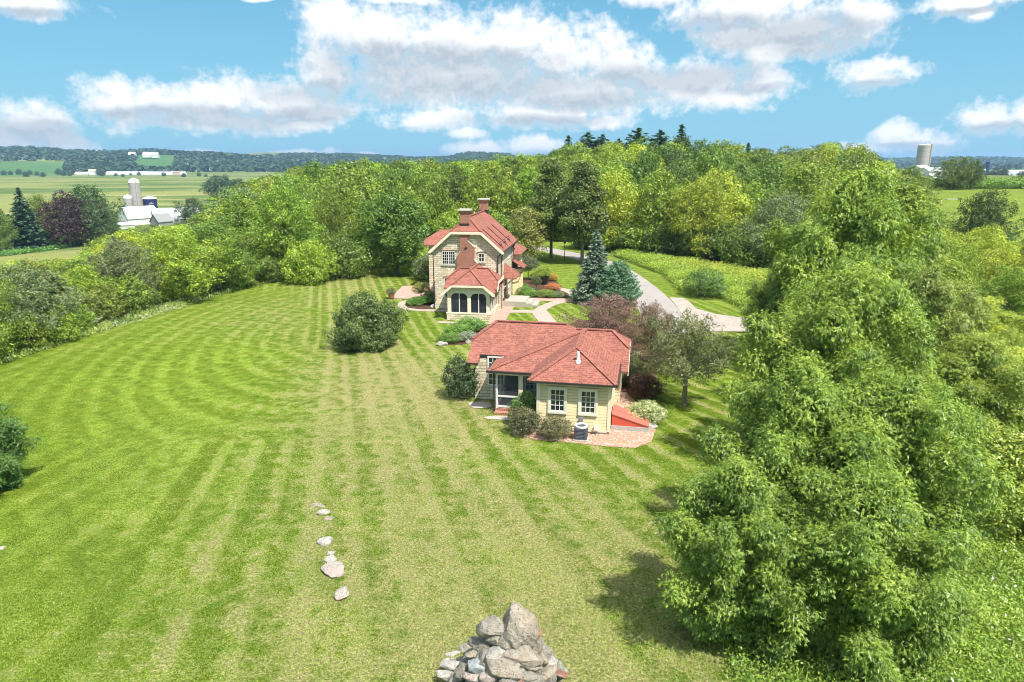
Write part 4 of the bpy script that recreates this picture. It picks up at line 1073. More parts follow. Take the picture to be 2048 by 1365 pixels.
def roof_part(name, parent, F, t=.14, cap=None, mat='shingle'):
    b = MB(); b.thick(F, t)
    if cap: caps(b, cap, .26, .06)
    return b.build(name, mat, parent)
def window(parent, o, u, n, w_, h_, cols, rows, fr=.09, mull=.035, mat='white_paint', depth=.06, double=False, trim='cream', trimw=0, name='window'):
    """o = lower left corner on the wall, u = direction along the wall, n = outward normal"""
    o = Vector(o); u = Vector(u); n = Vector(n); z = Vector((0, 0, 1)); b = MB()
    def bar(a0, a1, z0, z1, d0, d1):
        P = [o + u * a + z * c + n * d for d in (d0, d1) for a, c in ((a0, z0), (a1, z0), (a1, z1), (a0, z1))]
        i = b.vt(*P)
        for q in ((0, 1, 2, 3), (4, 5, 6, 7), (0, 1, 5, 4), (1, 2, 6, 5), (2, 3, 7, 6), (3, 0, 4, 7)): b.f.append([i[k] for k in q]); b.mi.append(0)
    bar(0, w_, 0, fr, -.02, depth); bar(0, w_, h_ - fr, h_, -.02, depth); bar(0, fr, fr, h_ - fr, -.02, depth); bar(w_ - fr, w_, fr, h_ - fr, -.02, depth)
    iw, ih = w_ - 2 * fr, h_ - 2 * fr
    for k in range(1, cols):
        m_ = mull * (2.6 if double and k == cols // 2 else 1); c = fr + iw * k / cols; bar(c - m_ / 2, c + m_ / 2, fr, h_ - fr, .012, .04)
    for k in range(1, rows): c = fr + ih * k / rows; bar(fr, w_ - fr, c - mull / 2, c + mull / 2, .012, .038)
    wobj = b.build(name, mat, parent)
    p = MB(); p.face(o + u * fr + z * fr + n * .01, o + u * (w_ - fr) + z * fr + n * .01, o + u * (w_ - fr) + z * (h_ - fr) + n * .01, o + u * fr + z * (h_ - fr) + n * .01)
    p.build('pane', 'glass', wobj)
    if trimw:
        b2 = MB()
        for (a0, a1, z0, z1, d) in ((-trimw, w_ + trimw, h_, h_ + trimw, .075), (-trimw, w_ + trimw, -trimw, 0, .09), (-trimw, 0, 0, h_, .07), (w_, w_ + trimw, 0, h_, .07)):
            P = [o + u * a + z * c + n * d_ for d_ in (-.01, d) for a, c in ((a0, z0), (a1, z0), (a1, z1), (a0, z1))]
            i = b2.vt(*P)
            for q in ((0, 1, 2, 3), (4, 5, 6, 7), (0, 1, 5, 4), (1, 2, 6, 5), (2, 3, 7, 6), (3, 0, 4, 7)): b2.f.append([i[k] for k in q]); b2.mi.append(0)
        b2.build('trim', trim, wobj)
    return wobj
FX, RX = (1, 0, 0), (0, 1, 0)

# ---- the stone house
house = thing('stone_house', 'two-storey limestone house with red shingle roof and brick chimneys beyond the cottage', 'house', (-7.98, 71.8, 0), R(-8))
b = MB(); b.prism([(0, -.4), (6.8, -.4), (6.8, 6.28), (5.0, 7.88), (1.8, 7.88), (0, 6.28)], 0, 10.25)
b.box(-.06, 6.86, -.06, 10.2, -.4, .55)
b.build('wall', 'limestone', house)
S = .87; zr = 6.1 + S * 3.82
F = jerk(-.42, 7.22, -.4, 10.45, 6.1, zr, 8.05, None)
e = (zr - 8.05) / S
roof_part('roof', house, F, .15, [((3.4, -.4 + e, zr), (3.4, 10.45, zr)), ((3.4, -.4 + e, zr), (3.4 - e, -.4, 8.05)), ((3.4, -.4 + e, zr), (3.4 + e, -.4, 8.05))])
b = MB(); b.prism([(-.50, 5.80), (-.50, 5.98), (3.4 - e, 7.99), (3.4 + e, 7.99), (7.30, 5.98), (7.30, 5.80), (7.08, 5.80), (3.4 + e - .08, 7.74), (3.4 - e + .08, 7.74), (-.28, 5.80)], -.46, -.36)
b.build('fascia', 'cream', house)
b = MB(); b.beam((7.28, -.4, 6.02), (7.28, 10.4, 6.02), .13, .12); b.beam((-.48, -.4, 6.02), (-.48, 10.4, 6.02), .13, .12); b.build('gutter', 'dark_metal', house)
b = MB(); b.prism([(2.45, -.1), (4.6, -.1), (4.6, 4.7), (4.22, 5.1), (4.22, 6.42), (3.58, 7.05), (3.58, 7.86), (2.78, 7.86), (2.78, 6.0), (2.45, 5.5)], -.32, .02)
cb = b.build('chimney_breast', 'brick', house)
b = MB(); b.beam((3.55, -.17, 7.12), (4.27, -.17, 6.42), .36, .08); b.beam((2.8, -.17, 6.06), (2.42, -.17, 5.5), .36, .08); b.beam((4.2, -.17, 5.18), (4.66, -.17, 4.7), .36, .08); b.build('shoulder_cap', 'stone_cap', cb)
b = MB(); b.beam((3.2, -.34, 6.35), (3.55, -.34, 6.35), .04); b.beam((3.37, -.34, 6.17), (3.37, -.34, 6.53), .04); b.beam((3.25, -.34, 6.23), (3.49, -.34, 6.47), .04); b.build('tie_plate', 'dark_metal', cb)
for (x, y, zt, z0, zf) in ((3.17, .62, 10.2, 7.9, 8.5), (3.35, 10.3, 10.75, 8.6, 9.2)):
    b = MB(); b.box(x - .46, x + .46, y - .44, y + .44, z0, zt - .42).box(x - .52, x + .52, y - .5, y + .5, zt - .42, zt - .3).box(x - .57, x + .57, y - .55, y + .55, zt - .3, zt - .16)
    c = b.build('chimney', 'brick', house)
    b = MB(); b.box(x - .63, x + .63, y - .6, y + .6, zt - .16, zt); b.build('chimney_cap', 'stone_cap', c)
    b = MB(); b.box(x - .49, x + .49, y - .47, y + .47, z0 + .1, zf + .28); b.build('flashing', 'dark_metal', c)
for y in (.9, 3.6, 6.4):
    b = MB(); f = lambda x: 6.1 + S * (7.22 - x) + .05
    b.beam((4.9, y, f(4.9)), (7.1, y, f(7.1)), .07, .06); b.beam((6.75, y - .45, f(6.75) + .1), (6.75, y + .45, f(6.75) + .1), .06); b.beam((6.55, y, f(6.55)), (6.75, y, f(6.75) + .4), .05); b.beam((6.95, y, f(6.95)), (6.75, y, f(6.75) + .4), .05)
    b.build('roof_guard', 'dark_metal', house)
window(house, (.82, 0, 4.62), FX, (0, -1, 0), 1.38, 1.36, 6, 4, .06, .035, double=True)
window(house, (4.62, 0, 4.92), FX, (0, -1, 0), .62, .92, 2, 2, .07)
window(house, (1.0, 0, 1.15), FX, (0, -1, 0), .75, 2.1, 3, 5, .07)
b = MB(); b.box(.62, 2.4, -.07, .0, 6.0, 6.1); b.build('lintel', 'wood', house)
b = MB(); b.box(4.45, 5.4, -.07, .0, 5.86, 5.96); b.build('lintel', 'wood', house)
b = MB(); b.box(.9, 1.9, -.07, .0, 3.27, 3.37); b.build('lintel', 'wood', house)
b = MB(); b.box(.7, 2.32, -.1, .0, 4.5, 4.6); b.build('sill', 'stone_cap', house)
b = MB(); b.box(4.5, 5.36, -.1, .0, 4.8, 4.9); b.build('sill', 'stone_cap', house)
for (y, z, w_, h_, c, r_) in ((1.0, 4.5, .8, 1.3, 2, 3), (5.6, 4.5, 1.3, 1.3, 4, 3), (8.3, 4.5, .8, 1.3, 2, 3), (6.0, 1.2, 1.3, 1.6, 4, 4), (.9, 1.2, .8, 1.6, 2, 4)):
    window(house, (6.8, y, z), RX, (1, 0, 0), w_, h_, c, r_, .08)
for y in (1.2, 5.0, 8.6): window(house, (0, y, 1.6), RX, (-1, 0, 0), 1.0, 1.4, 3, 3, .08)
for (x, y) in ((6.62, -.12), (6.95, .35), (6.95, 7.9), (6.95, 9.3)):
    b = MB(); b.rings([(x, y, .1, .05), (x, y, 5.5, .05)], 8); b.beam((x, y, 5.5), (7.25, y if x > 6.7 else -.3, 5.98), .09); b.build('downspout', 'dark_metal', house)
b = MB(); b.rings([(-.1, -.1, .1, .05), (-.1, -.1, 5.6, .05)], 8); b.beam((-.1, -.1, 5.6), (-.45, -.25, 5.98), .08); b.build('downspout', 'dark_metal', house)
# front screened porch of the house
pf = MB()
b = MB(); b.box(2.42, 6.68, -5.28, -5.0, -.3, .62).box(2.42, 2.7, -5.0, 0, -.3, .62).box(6.4, 6.68, -5.0, 0, -.3, .62); b.build('porch_base', 'limestone', house)
b = MB(); b.box(2.7, 6.4, -5.0, 0, .4, .52); b.build('porch_floor', 'floor_grey', house)
y = -5.2
pf.box(2.38, 6.74, y - .1, y + .24, .62, .74)
for (x0, x1) in ((2.5, 2.86), (4.46, 4.8), (6.3, 6.62)): pf.box(x0, x1, y, y + .14, .74, 3.0)
pf.prism([(2.5, 2.62), (6.62, 2.62), (6.62, 2.75), (5.95, 3.36), (3.18, 3.36), (2.5, 2.75)], y - .004, y + .136)
for (x0, x1) in ((2.86, 4.46), (4.8, 6.3)):
    pf.prism([(x0, 2.62), (x0, 2.25), (x0 + .12, 2.5), (x0 + .34, 2.62)], y + .002, y + .13); pf.prism([(x1, 2.62), (x1 - .34, 2.62), (x1 - .12, 2.5), (x1, 2.25)], y + .002, y + .13)
for X in (2.5, 6.48):
    pf.box(X, X + .14, -4.96, 0, .62, .72).box(X, X + .14, -5.06, 0, 2.6, 2.82)
    for yy in (-3.9, -2.6, -1.3, -.18): pf.box(X + .003, X + .137, yy, yy + .16, .72, 2.6)
frame = pf.build('porch_frame', 'cream', house)
b = MB()
for x in (3.66, 5.55): b.box(x - .04, x + .04, y + .03, y + .11, .74, 2.62)
for X in (2.55, 6.53):
    for yy in (-4.5, -3.2, -1.9): b.box(X, X + .05, yy, yy + .05, .72, 2.6)
b.build('mullion', 'white_paint', frame)
b = MB(); b.face((2.86, y + .07, .74), (6.3, y + .07, .74), (6.3, y + .07, 2.62), (2.86, y + .07, 2.62)).face((6.55, -5, .72), (6.55, 0, .72), (6.55, 0, 2.6), (6.55, -5, 2.6)).face((2.57, -5, .72), (2.57, 0, .72), (2.57, 0, 2.6), (2.57, -5, 2.6)); b.build('screen', 'screen', house)
zr2 = 2.72 + .83 * 2.5; e2 = (zr2 - 3.5) / .83
F = jerk(2.07, 7.07, -5.62, -.0, 2.72, zr2, 3.5, None)
rf = roof_part('porch_roof', house, F, .12, [((4.57, -5.62 + e2, zr2), (4.57, -.02, zr2)), ((4.57, -5.62 + e2, zr2), (4.57 - e2, -5.62, 3.5)), ((4.57, -5.62 + e2, zr2), (4.57 + e2, -5.62, 3.5))])
F = jerk(-4.1, -.02, 1.95, 7.2, 2.9, 4.62, 3.65, 3.65, ax='x'); s_ = (4.62 - 2.9) / 2.04; e3 = (4.62 - 3.65) / s_
roof_part('cross_roof', rf, F, .12, [((1.95 + e3, -2.06, 4.62), (7.2 - e3, -2.06, 4.62)), ((7.2 - e3, -2.06, 4.62), (7.2, -2.06 - e3, 3.65)), ((1.95 + e3, -2.06, 4.62), (1.95, -2.06 - e3, 3.65))])
b = MB(); b.prism([(1.95, 2.42), (1.95, 2.64), (4.57 - e2, 3.46), (4.57 + e2, 3.46), (7.19, 2.64), (7.19, 2.42), (6.98, 2.46), (4.57 + e2 - .07, 3.26), (4.57 - e2 + .07, 3.26), (2.16, 2.46)], -5.67, -5.58); b.build('porch_fascia', 'cream', house)
b = MB(); b.prism([(-4.12, 2.62), (-4.12, 2.84), (-2.06 - e3, 3.6), (-.03, 3.6), (-.03, 3.3), (-2.06 - e3 + .1, 3.3), (-3.85, 2.62)], 7.16, 7.24, 'x'); b.build('porch_side_fascia', 'cream', house)
# entrance on the right wall
b = MB(); e_ = [(6.8, 2.0, 3.0), (8.25, 2.0, 3.0), (8.25, 5.0, 3.0), (6.8, 5.0, 3.0)]; t0, t1 = (6.8, 3.2, 4.35), (6.8, 3.8, 4.35)
b.thick([[e_[0], e_[1], t0], [e_[1], e_[2], t1, t0], [e_[2], e_[3], t1]], .1); b.build('entrance_roof', 'shingle', house)
b = MB()
for yy in (2.4, 4.6): b.beam((6.82, yy, 1.9), (8.0, yy, 2.9), .1); b.beam((6.82, yy, 2.86), (8.1, yy, 2.86), .1); b.beam((6.86, yy, 1.8), (6.86, yy, 2.9), .1)
b.build('entrance_bracket', 'cream', house)
b = MB(); b.box(6.8, 6.88, 3.0, 4.0, .6, 2.75); d_ = b.build('door', 'wood', house)
b = MB(); b.rings([(6.9, 3.1, 1.55, .035), (6.96, 3.1, 1.55, .035)], 8); b.build('handle', 'dark_metal', d_)
b = MB(); b.box(6.86, 9.3, 1.6, 5.0, -.1, .6).box(9.3, 9.9, 1.7, 4.6, -.1, .42).box(9.9, 10.5, 1.8, 4.4, -.1, .22); b.build('entrance_steps', 'flagstone', house)
# rear wings
b = MB(); b.box(3, 7.2, 10.3, 15.2, -.3, 4.5).box(3.2, 7.9, 9.0, 10.3, -.3, 3.0); b.build('wing_wall', 'siding', house)
b = MB(); b.box(-3.5, .0, 11, 15, -.3, 5.3); b.build('wing_wall', 'limestone', house)
roof_part('wing_roof', house, jerk(9.95, 15.6, 1, 7.7, 4.5, 6.4, None, 4.5, ax='x'), .13)
roof_part('wing_roof', house, jerk(10.5, 15.4, -4.0, 3, 5.35, 6.9, 5.9, None, ax='x'), .13)
b = MB(); b.thick([[(6.7, 8.6, 3.1), (8.2, 8.6, 3.1), (8.2, 10.9, 3.1), (6.7, 10.9, 4.6)], ], .1)
b = MB(); b.thick([[(6.8, 8.7, 4.0), (8.2, 8.7, 3.1), (8.2, 11.2, 3.1), (6.8, 11.2, 4.0)]], .1); b.build('lean_to_roof', 'shingle', house)
b = MB(); b.beam((7.2, 8.66, 3.0), (8.2, 8.66, 3.0), .1); b.rings([(8.15, 8.6, 2.95, .05), (8.05, 8.5, 2.6, .05), (7.5, 8.5, 2.45, .05), (7.0, 8.5, 2.6, .05)], 8); b.build('gutter_pipe', 'dark_metal', house)

def chair(px, py, rz, label):
    t = thing('porch_chair', label, 'chair', Vector((-7.98, 71.8, 0)) + Vector((math.cos(R(-8)) * px - math.sin(R(-8)) * py, math.sin(R(-8)) * px + math.cos(R(-8)) * py, .52)), R(-8) + rz, group='chairs in the house porch')
    b = MB(); b.box(-.26, .26, -.26, .26, .4, .46); b.build('seat', 'white_metal', t)
    b = MB()
    for k in range(6): b.beam((-.24 + .096 * k, .26, .44), (-.24 + .096 * k, .40, .98), .03)
    b.beam((-.27, .40, .98), (.27, .40, .98), .04); b.build('backrest', 'white_metal', t)
    for sx_ in (-.23, .23):
        for sy_ in (-.23, .23): b = MB(); b.beam((sx_, sy_, 0), (sx_, sy_, .42), .035); b.build('leg', 'white_metal', t)
chair(3.4, -3.9, R(40), 'pale metal chair behind the left screen of the house porch')
chair(5.7, -3.7, R(-35), 'pale metal chair behind the right screen of the house porch')

# ---- the cottage
cot = thing('cottage', 'small cottage with red shingle roof, cream siding annex and stone main room', 'cottage', (1.42, 37.6, 0), R(-11))
b = MB(); b.box(-4.8, 4.45, 4.72, 9.4, -.3, 2.72); b.prism([(4.72, 2.70), (9.6, 2.6), (8.3, 3.4), (6.2, 3.4)], -4.8, 4.45, 'x')
b.build('stone_wall', 'limestone', cot)
b = MB(); b.box(0, 4.14, 0, 4.72, .26, 3.22); b.build('siding_wall', 'siding', cot)
b = MB(); b.box(.02, 4.12, .02, 4.7, -.3, .26); b.build('foundation', 'concrete', cot)
b = MB()
b.box(-.02, .16, -.035, 0, .2, 3.2).box(3.98, 4.175, -.035, 0, .2, 3.2).box(4.14, 4.175, 0, .16, .2, 3.2).box(4.14, 4.17, 2.4, 2.55, .2, 3.2).box(4.14, 4.17, 4.5, 4.7, .2, 3.2).box(-.035, 0, -.035, .14, .2, 3.2).box(.16, 3.98, -.02, 0, .14, .3)
b.build('corner_board', 'cream', cot)
M_ze, M_s = 2.55, .703
F = jerk(4.2, 10.2, -5.2, 3.8, 2.55, 4.66, 3.7, 2.55, ax='x', front=[(4.8, 3.8, 2.55 + .6 * M_s), (4.8, -4.45, 2.55 + .6 * M_s), (4.2, -4.45, 2.55), (4.2, -5.2, 2.55)])
F = [f for f in F]
# rebuild the front slope with its stepped eave
zz = 2.55 + .6 * M_s
F[0] = [(-5.2, 4.2, 2.55), (-4.45, 4.2, 2.55), (-4.45, 4.8, zz), (3.2, 4.8, zz), (.8, 7.2, 4.66), (-3.83, 7.2, 4.66), (-5.2, 5.836, 3.7)]
F[3] = [(3.2, 4.8, zz), (3.8, 10.2, 2.55), (.8, 7.2, 4.66)]
roof_part('main_roof', cot, F, .13, [((-3.83, 7.2, 4.66), (.8, 7.2, 4.66)), ((-3.83, 7.2, 4.66), (-5.2, 5.836, 3.7))])
b = MB(); b.beam((-5.22, 4.14, 2.5), (-4.45, 4.14, 2.5), .1, .1); b.beam((-4.47, 4.74, zz - .08), (-3.0, 4.74, zz - .08), .08, .16); b.build('eave_gutter', 'dark_metal', cot)
sR = (4.42 - 2.52) / 2.7; eR = (4.42 - 3.6) / sR
roof_part('right_roof', cot, jerk(4.2, 9.6, -1, 4.95, 2.52, 4.42, None, 3.6, ax='x'), .12, [((1.5, 6.9, 4.42), (4.95 - eR, 6.9, 4.42)), ((4.95 - eR, 6.9, 4.42), (4.95, 6.9 - eR, 3.6))])
b = MB(); b.prism([(4.25, 2.25), (4.25, 2.48), (6.9 - eR, 3.5), (6.9 + eR, 3.5), (9.55, 2.48), (9.55, 2.25), (6.9 + eR - .1, 3.22), (6.9 - eR + .1, 3.22)], 4.9, 4.97, 'x'); b.build('rake_board', 'cream', cot)
zra = 4.52; F = jerk(-.45, 4.45, -.42, 6.6, 3.1, zra, 3.1, None)
roof_part('annex_roof', cot, F, .12, [((2, 2.03, zra), (2, 6.2, zra)), ((2, 2.03, zra), (-.45, -.42, 3.1)), ((2, 2.03, zra), (4.45, -.42, 3.1))])
A_ = (2.2, 6.0, 4.62)
roof_part('screen_porch_roof', cot, [[(-3.35, 2.1, 2.74), (2.2, 2.1, 2.74), A_], [(-3.35, 4.7, 2.74), (-3.35, 2.1, 2.74), A_]], .12, [((-3.35, 2.1, 2.74), A_)])
b = MB(); b.beam((-3.4, 2.04, 2.70), (-.3, 2.04, 2.70), .12, .12); b.beam((-.5, -.46, 3.04), (4.5, -.46, 3.04), .1, .1); b.beam((4.49, -.4, 3.04), (4.49, 3.9, 3.04), .1, .1); b.beam((-3.4, 2.1, 2.68), (-3.4, 4.6, 2.68), .1, .1); b.build('gutter', 'dark_metal', cot)
window(cot, (.74, 0, 1.22), FX, (0, -1, 0), .86, 1.36, 3, 4, .07, .035, trimw=.12, mat='white_paint')
window(cot, (2.46, 0, 1.22), FX, (0, -1, 0), .86, 1.36, 3, 4, .07, .035, trimw=.12, mat='white_paint')
window(cot, (-3.95, 4.72, .95), FX, (0, -1, 0), 1.2, 1.95, 4, 5, .09, .04)
b = MB(); b.box(-4.05, -2.7, 4.6, 4.72, .83, .94); b.build('sill', 'stone_cap', cot)
window(cot, (4.14, 3.0, 1.3), RX, (1, 0, 0), .8, 1.2, 2, 3, .08)
# screened porch of the cottage
b = MB(); b.box(-2.95, 0, 2.35, 4.72, -.2, .3).box(-2.95, -1.6, 2.0, 2.35, -.2, .14); b.build('porch_plinth', 'brick', cot)
b = MB(); b.box(-2.85, 0, 2.45, 4.7, .3, .34); b.build('porch_floor', 'floor_grey', cot)
b = MB(); b.box(-2.95, 0, 2.40, 2.56, 2.42, 2.66).box(-2.95, -2.8, 2.56, 4.7, 2.42, 2.66).box(-1.52, -1.24, 2.42, 2.54, .34, 2.42); b.build('porch_beam', 'cream', cot)
b = MB()
b.box(-2.93, -2.80, 2.42, 2.54, .30, 2.42).box(-.1, 0, 2.42, 2.54, .34, 2.42)
for (x0, x1) in ((-2.8, -1.52), (-1.24, -.1)): b.box(x0, x1, 2.44, 2.52, .34, .44).box(x0, x1, 2.44, 2.52, 1.0, 1.1)
b.box(-2.92, -2.84, 2.54, 4.7, 1.0, 1.08).box(-2.92, -2.84, 2.54, 4.7, .3, .4).box(-2.925, -2.835, 3.6, 3.7, .4, 2.42).box(-2.925, -2.835, 4.6, 4.7, .4, 2.42); b.build('porch_post', 'white_paint', cot)
b = MB(); b.face((-2.8, 2.48, .34), (-.1, 2.48, .34), (-.1, 2.48, 2.42), (-2.8, 2.48, 2.42)).face((-2.88, 2.54, .34), (-2.88, 4.7, .34), (-2.88, 4.7, 2.42), (-2.88, 2.54, 2.42)); b.build('screen', 'screen_side', cot)
b = MB(); b.box(-2.78, -.0, 4.64, 4.72, .34, 2.6); b.build('porch_back_wall', 'interior', cot)
dd_ = window(cot, (-1.55, 4.64, .36), FX, (0, -1, 0), .72, 2.0, 2, 5, .12, .04, name='french_door'); window(cot, (-.8, 4.64, .36), FX, (0, -1, 0), .72, 2.0, 2, 5, .12, .04, name='french_door')
b = MB(); b.rings([(-3.03, 2.36, .15, .05), (-3.03, 2.36, 2.6, .05)], 8); b.build('downspout', 'dark_metal', cot)
# cellar doors
b = MB(); b.box(4.18, 6.3, .82, 2.4, -.1, .28); hb = b.build('hatch_curb', 'concrete', cot)
b = MB(); b.prism([(4.2, .28), (6.24, .28), (6.24, .34), (4.2, .95)], .86, 2.36); b.build('hatch_side', 'red_paint', cot)
b = MB()
for (y0, y1) in ((.84, 1.6), (1.62, 2.38)):
    b.f.append(b.vt((4.2, y0, .985), (6.28, y0, .37), (6.28, y1, .37), (4.2, y1, .985))); b.mi.append(0)
    b.f.append(b.vt((4.2, y0, .945), (6.28, y0, .33), (6.28, y1, .33), (4.2, y1, .945))); b.mi.append(0)
b.beam((4.2, .84, .97), (6.28, .84, .355), .04, .05); b.beam((4.2, 1.61, .985), (6.28, 1.61, .37), .05, .05); b.beam((4.2, 2.38, .97), (6.28, 2.38, .355), .04, .05); b.beam((6.28, .82, .35), (6.28, 2.4, .35), .05); b.beam((4.22, .82, .97), (4.22, 2.4, .97), .05)
b.build('cellar_door', 'red_door', cot)
b = MB(); b.rings([(2.18, 1.0, 3.7, .17), (2.18, 1.0, 4.0, .15), (2.18, 1.0, 4.02, .085), (2.18, 1.0, 4.5, .085)], 14); b.build('vent_pipe', 'white_metal', cot)
b = MB(); b.box(2.44, 2.64, -.14, -.02, .72, .98).box(2.5, 2.58, -.1, -.02, .2, .72); b.build('power_meter', 'grey_metal', cot)
b = MB(); b.box(3.26, 3.52, -.2, -.02, .3, .52); b.build('utility_box', 'white_paint', cot)
# air conditioner
ax_, ay_ = G(1162, 879)
ac = thing('air_conditioner', 'grey round-cornered air conditioning unit on the gravel before the siding annex', 'air conditioner', (ax_, ay_, .03), R(-11))
def rrect(r, c, z, n=4):
    o = []
    for k, (sx_, sy_) in enumerate(((1, 1), (-1, 1), (-1, -1), (1, -1))):
        for i in range(n + 1):
            a = math.pi / 2 * (k + i / n); o.append(((r - c) * sx_ + c * math.cos(a), (r - c) * sy_ + c * math.sin(a)))
    return o
b = MB(); b.prism(rrect(.42, .1, 0), 0, .06, 'z'); b.build('pad', 'concrete', ac)
b = MB(); b.prism(rrect(.33, .14, 0), .06, .74, 'z'); b.build('body', 'steel', ac)
b = MB()
for k in range(8): b.prism(rrect(.352, .15, 0), .10 + k * .08, .115 + k * .08, 'z')
for k in range(16):
    a = 6.283 * k / 16; p = rrect(.36, .15, 0, 4)[int(k * 20 / 16)]; b.box(p[0] - .012, p[0] + .012, p[1] - .012, p[1] + .012, .06, .74)
b.build('guard', 'steel', ac)
b = MB()
n_ = 28; o_ = [(.36 * math.cos(6.283 * k / n_), .36 * math.sin(6.283 * k / n_)) for k in range(n_)]; i_ = [(.25 * math.cos(6.283 * k / n_), .25 * math.sin(6.283 * k / n_)) for k in range(n_)]
for k in range(n_):
    l = (k + 1) % n_
    b.face((*o_[k], .82), (*o_[l], .82), (*i_[l], .80), (*i_[k], .80)); b.face((*o_[k], .74), (*o_[l], .74), (*o_[l], .82), (*o_[k], .82)); b.face((*i_[k], .72), (*i_[l], .72), (*i_[l], .80), (*i_[k], .80))
b.build('top_ring', 'white_metal', ac)
b = MB()
for r_ in (.06, .12, .18, .24): b.rings([(r_ * math.cos(6.283 * k / 20), r_ * math.sin(6.283 * k / 20), .79, .006) for k in range(21)], 4, cap=False)
for k in range(4): b.beam((0, 0, .78), (.25 * math.cos(k * 1.57), .25 * math.sin(k * 1.57), .78), .012)
b.build('fan_grille', 'steel', ac)

# ---- rocks
def rock(name, label, cat, loc, size, mat, seed, rot=(0, 0, 0), group=None, planes=11, sub=3, sharp=.82):
    g_ = np.random.default_rng(seed)
    bm = bmesh.new(); bmesh.ops.create_icosphere(bm, subdivisions=sub, radius=1)
    nrm = unit(g_.normal(size=(planes, 3))); hh = g_.uniform(sharp - .26, sharp, planes)
    for v in bm.verts:
        d = np.array(v.co.normalized()); r = 1.05
        for n_, h_ in zip(nrm, hh):
            c = d @ n_
            if c > .05: r = min(r, h_ / c)
        r *= 1.1 + .03 * math.sin(d[0] * 9 + seed) * math.cos(d[1] * 8 + seed * 2) + .025 * math.sin(d[2] * 21 + d[0] * 17) + g_.normal() * .014
        v.co = Vector(d * r)
        v.co.x *= size[0] / 2; v.co.y *= size[1] / 2; v.co.z *= size[2] / 2
    me = bpy.data.meshes.new(name); bm.to_mesh(me); bm.free(); me.materials.append(MATS[mat])
    me.polygons.foreach_set('use_smooth', np.ones(len(me.polygons), bool))
    try: me.set_sharp_from_angle(angle=R(18))
    except Exception: pass
    o = link(name, me, None, loc); o.rotation_euler = rot
    return tag(o, label, cat, group)
CX, CY, CHt, CR = -.08, 17.35, 2.35, 2.05
def on_cone(px_, py_):
    a, b_, c = ray(px_, py_); t = 14.
    while t < 30:
        x, y, z = a * t, b_ * t, CH + c * t
        if z < max(0, CHt * (1 - math.hypot(x - CX, y - CY) / CR)): break
        t += .02
    if y > CY + .35 and py_ < 1320 and abs(x - CX) < 1.1:   # stones of the crest, seen against the grass
        t = (CY - .05) / b_; x, y, z = a * t, CY - .05, CH + c * t
    return x, y, z
def z6(a, b_): return 860 + a / 6.4, 1180 + b_ / 6.4
CS = [(1120, 500, 420, 600, 'rock_tan', 'largest stone of the cairn, a tall pointed block standing on its top', 1.0),
 (765, 480, 300, 270, 'rock_pit', 'pitted grey block leaning left of the tall pointed cairn stone', .9),
 (830, 665, 190, 150, 'rock_pit', 'small squarish stone below the pitted block on the cairn', .8),
 (655, 715, 250, 210, 'rock_pit', 'dark pitted stone on the left shoulder of the cairn', .8),
 (455, 790, 200, 160, 'rock_pit', 'rough stone at the left edge of the cairn above the white stones', .8),
 (855, 850, 260, 190, 'rock_pale', 'pale grey smooth stone in the middle of the cairn', .8),
 (1195, 890, 430, 260, 'rock_tan', 'wide tan block under the tall pointed cairn stone', .8),
 (598, 1000, 225, 240, 'rock_blue', 'bluish-white flat stone on the left face of the cairn', .6),
 (920, 1060, 430, 240, 'rock_tan', 'long tan stone slanting across the lower middle of the cairn', .8),
 (1280, 1035, 240, 120, 'rock_tan', 'thin flat stone at lower right of the cairn face', .8),
 (1352, 585, 105, 130, 'rock_red', 'small reddish stone right of the tall pointed cairn stone', .9),
 (1360, 740, 170, 230, 'rock_pit', 'grey slab on the right shoulder of the cairn below the reddish stone', .8),
 (300, 845, 170, 90, 'rock_pale', 'uppermost white stone on the grass left of the cairn', .5),
 (315, 985, 270, 160, 'rock_pale', 'wide flat white stone left of the bluish cairn stone', .5),
 (250, 1130, 260, 150, 'rock_pale', 'white stone at the lower left foot of the cairn', .6),
 (425, 1065, 150, 220, 'rock_pit', 'brown rough stone between the white stones and the bluish one', .7),
 (1555, 970, 160, 150, 'rock_pale', 'rounded pale stone at the right edge of the cairn', .8),
 (1505, 1095, 240, 190, 'rock_tan', 'mottled tan stone at the lower right of the cairn', .8),
 (1270, 1130, 240, 150, 'rock_pit', 'grey stone below the thin flat one on the cairn', .8),
 (1680, 1110, 150, 110, 'rock_red', 'orange-red flat stone on the grass right of the cairn', .4),
 (570, 1145, 270, 130, 'rock_pink', 'pinkish stone at the bottom of the frame below the bluish one', .7),
 (740, 1150, 170, 150, 'rock_pink', 'narrow pinkish stone under the long slanting stone', .7),
 (1440, 930, 130, 170, 'rock_tan', 'leaning thin slab between the grey slab and rounded pale stone', .7),
 (1110, 1150, 200, 120, 'rock_red', 'reddish-brown stone at the bottom centre of the cairn', .7),
 (215, 930, 110, 60, 'rock_pale', 'smallest white stone left of the cairn', .5),
 (560, 860, 160, 130, 'rock_tan', 'small brown stone in the dark gap above the bluish stone', .7),
 (700, 870, 120, 130, 'rock_pit', 'dark recessed stone left of the smooth pale grey one', .7),
 (980, 740, 130, 150, 'rock_pit', 'dark stone wedged under the left foot of the tall pointed stone', .7)]
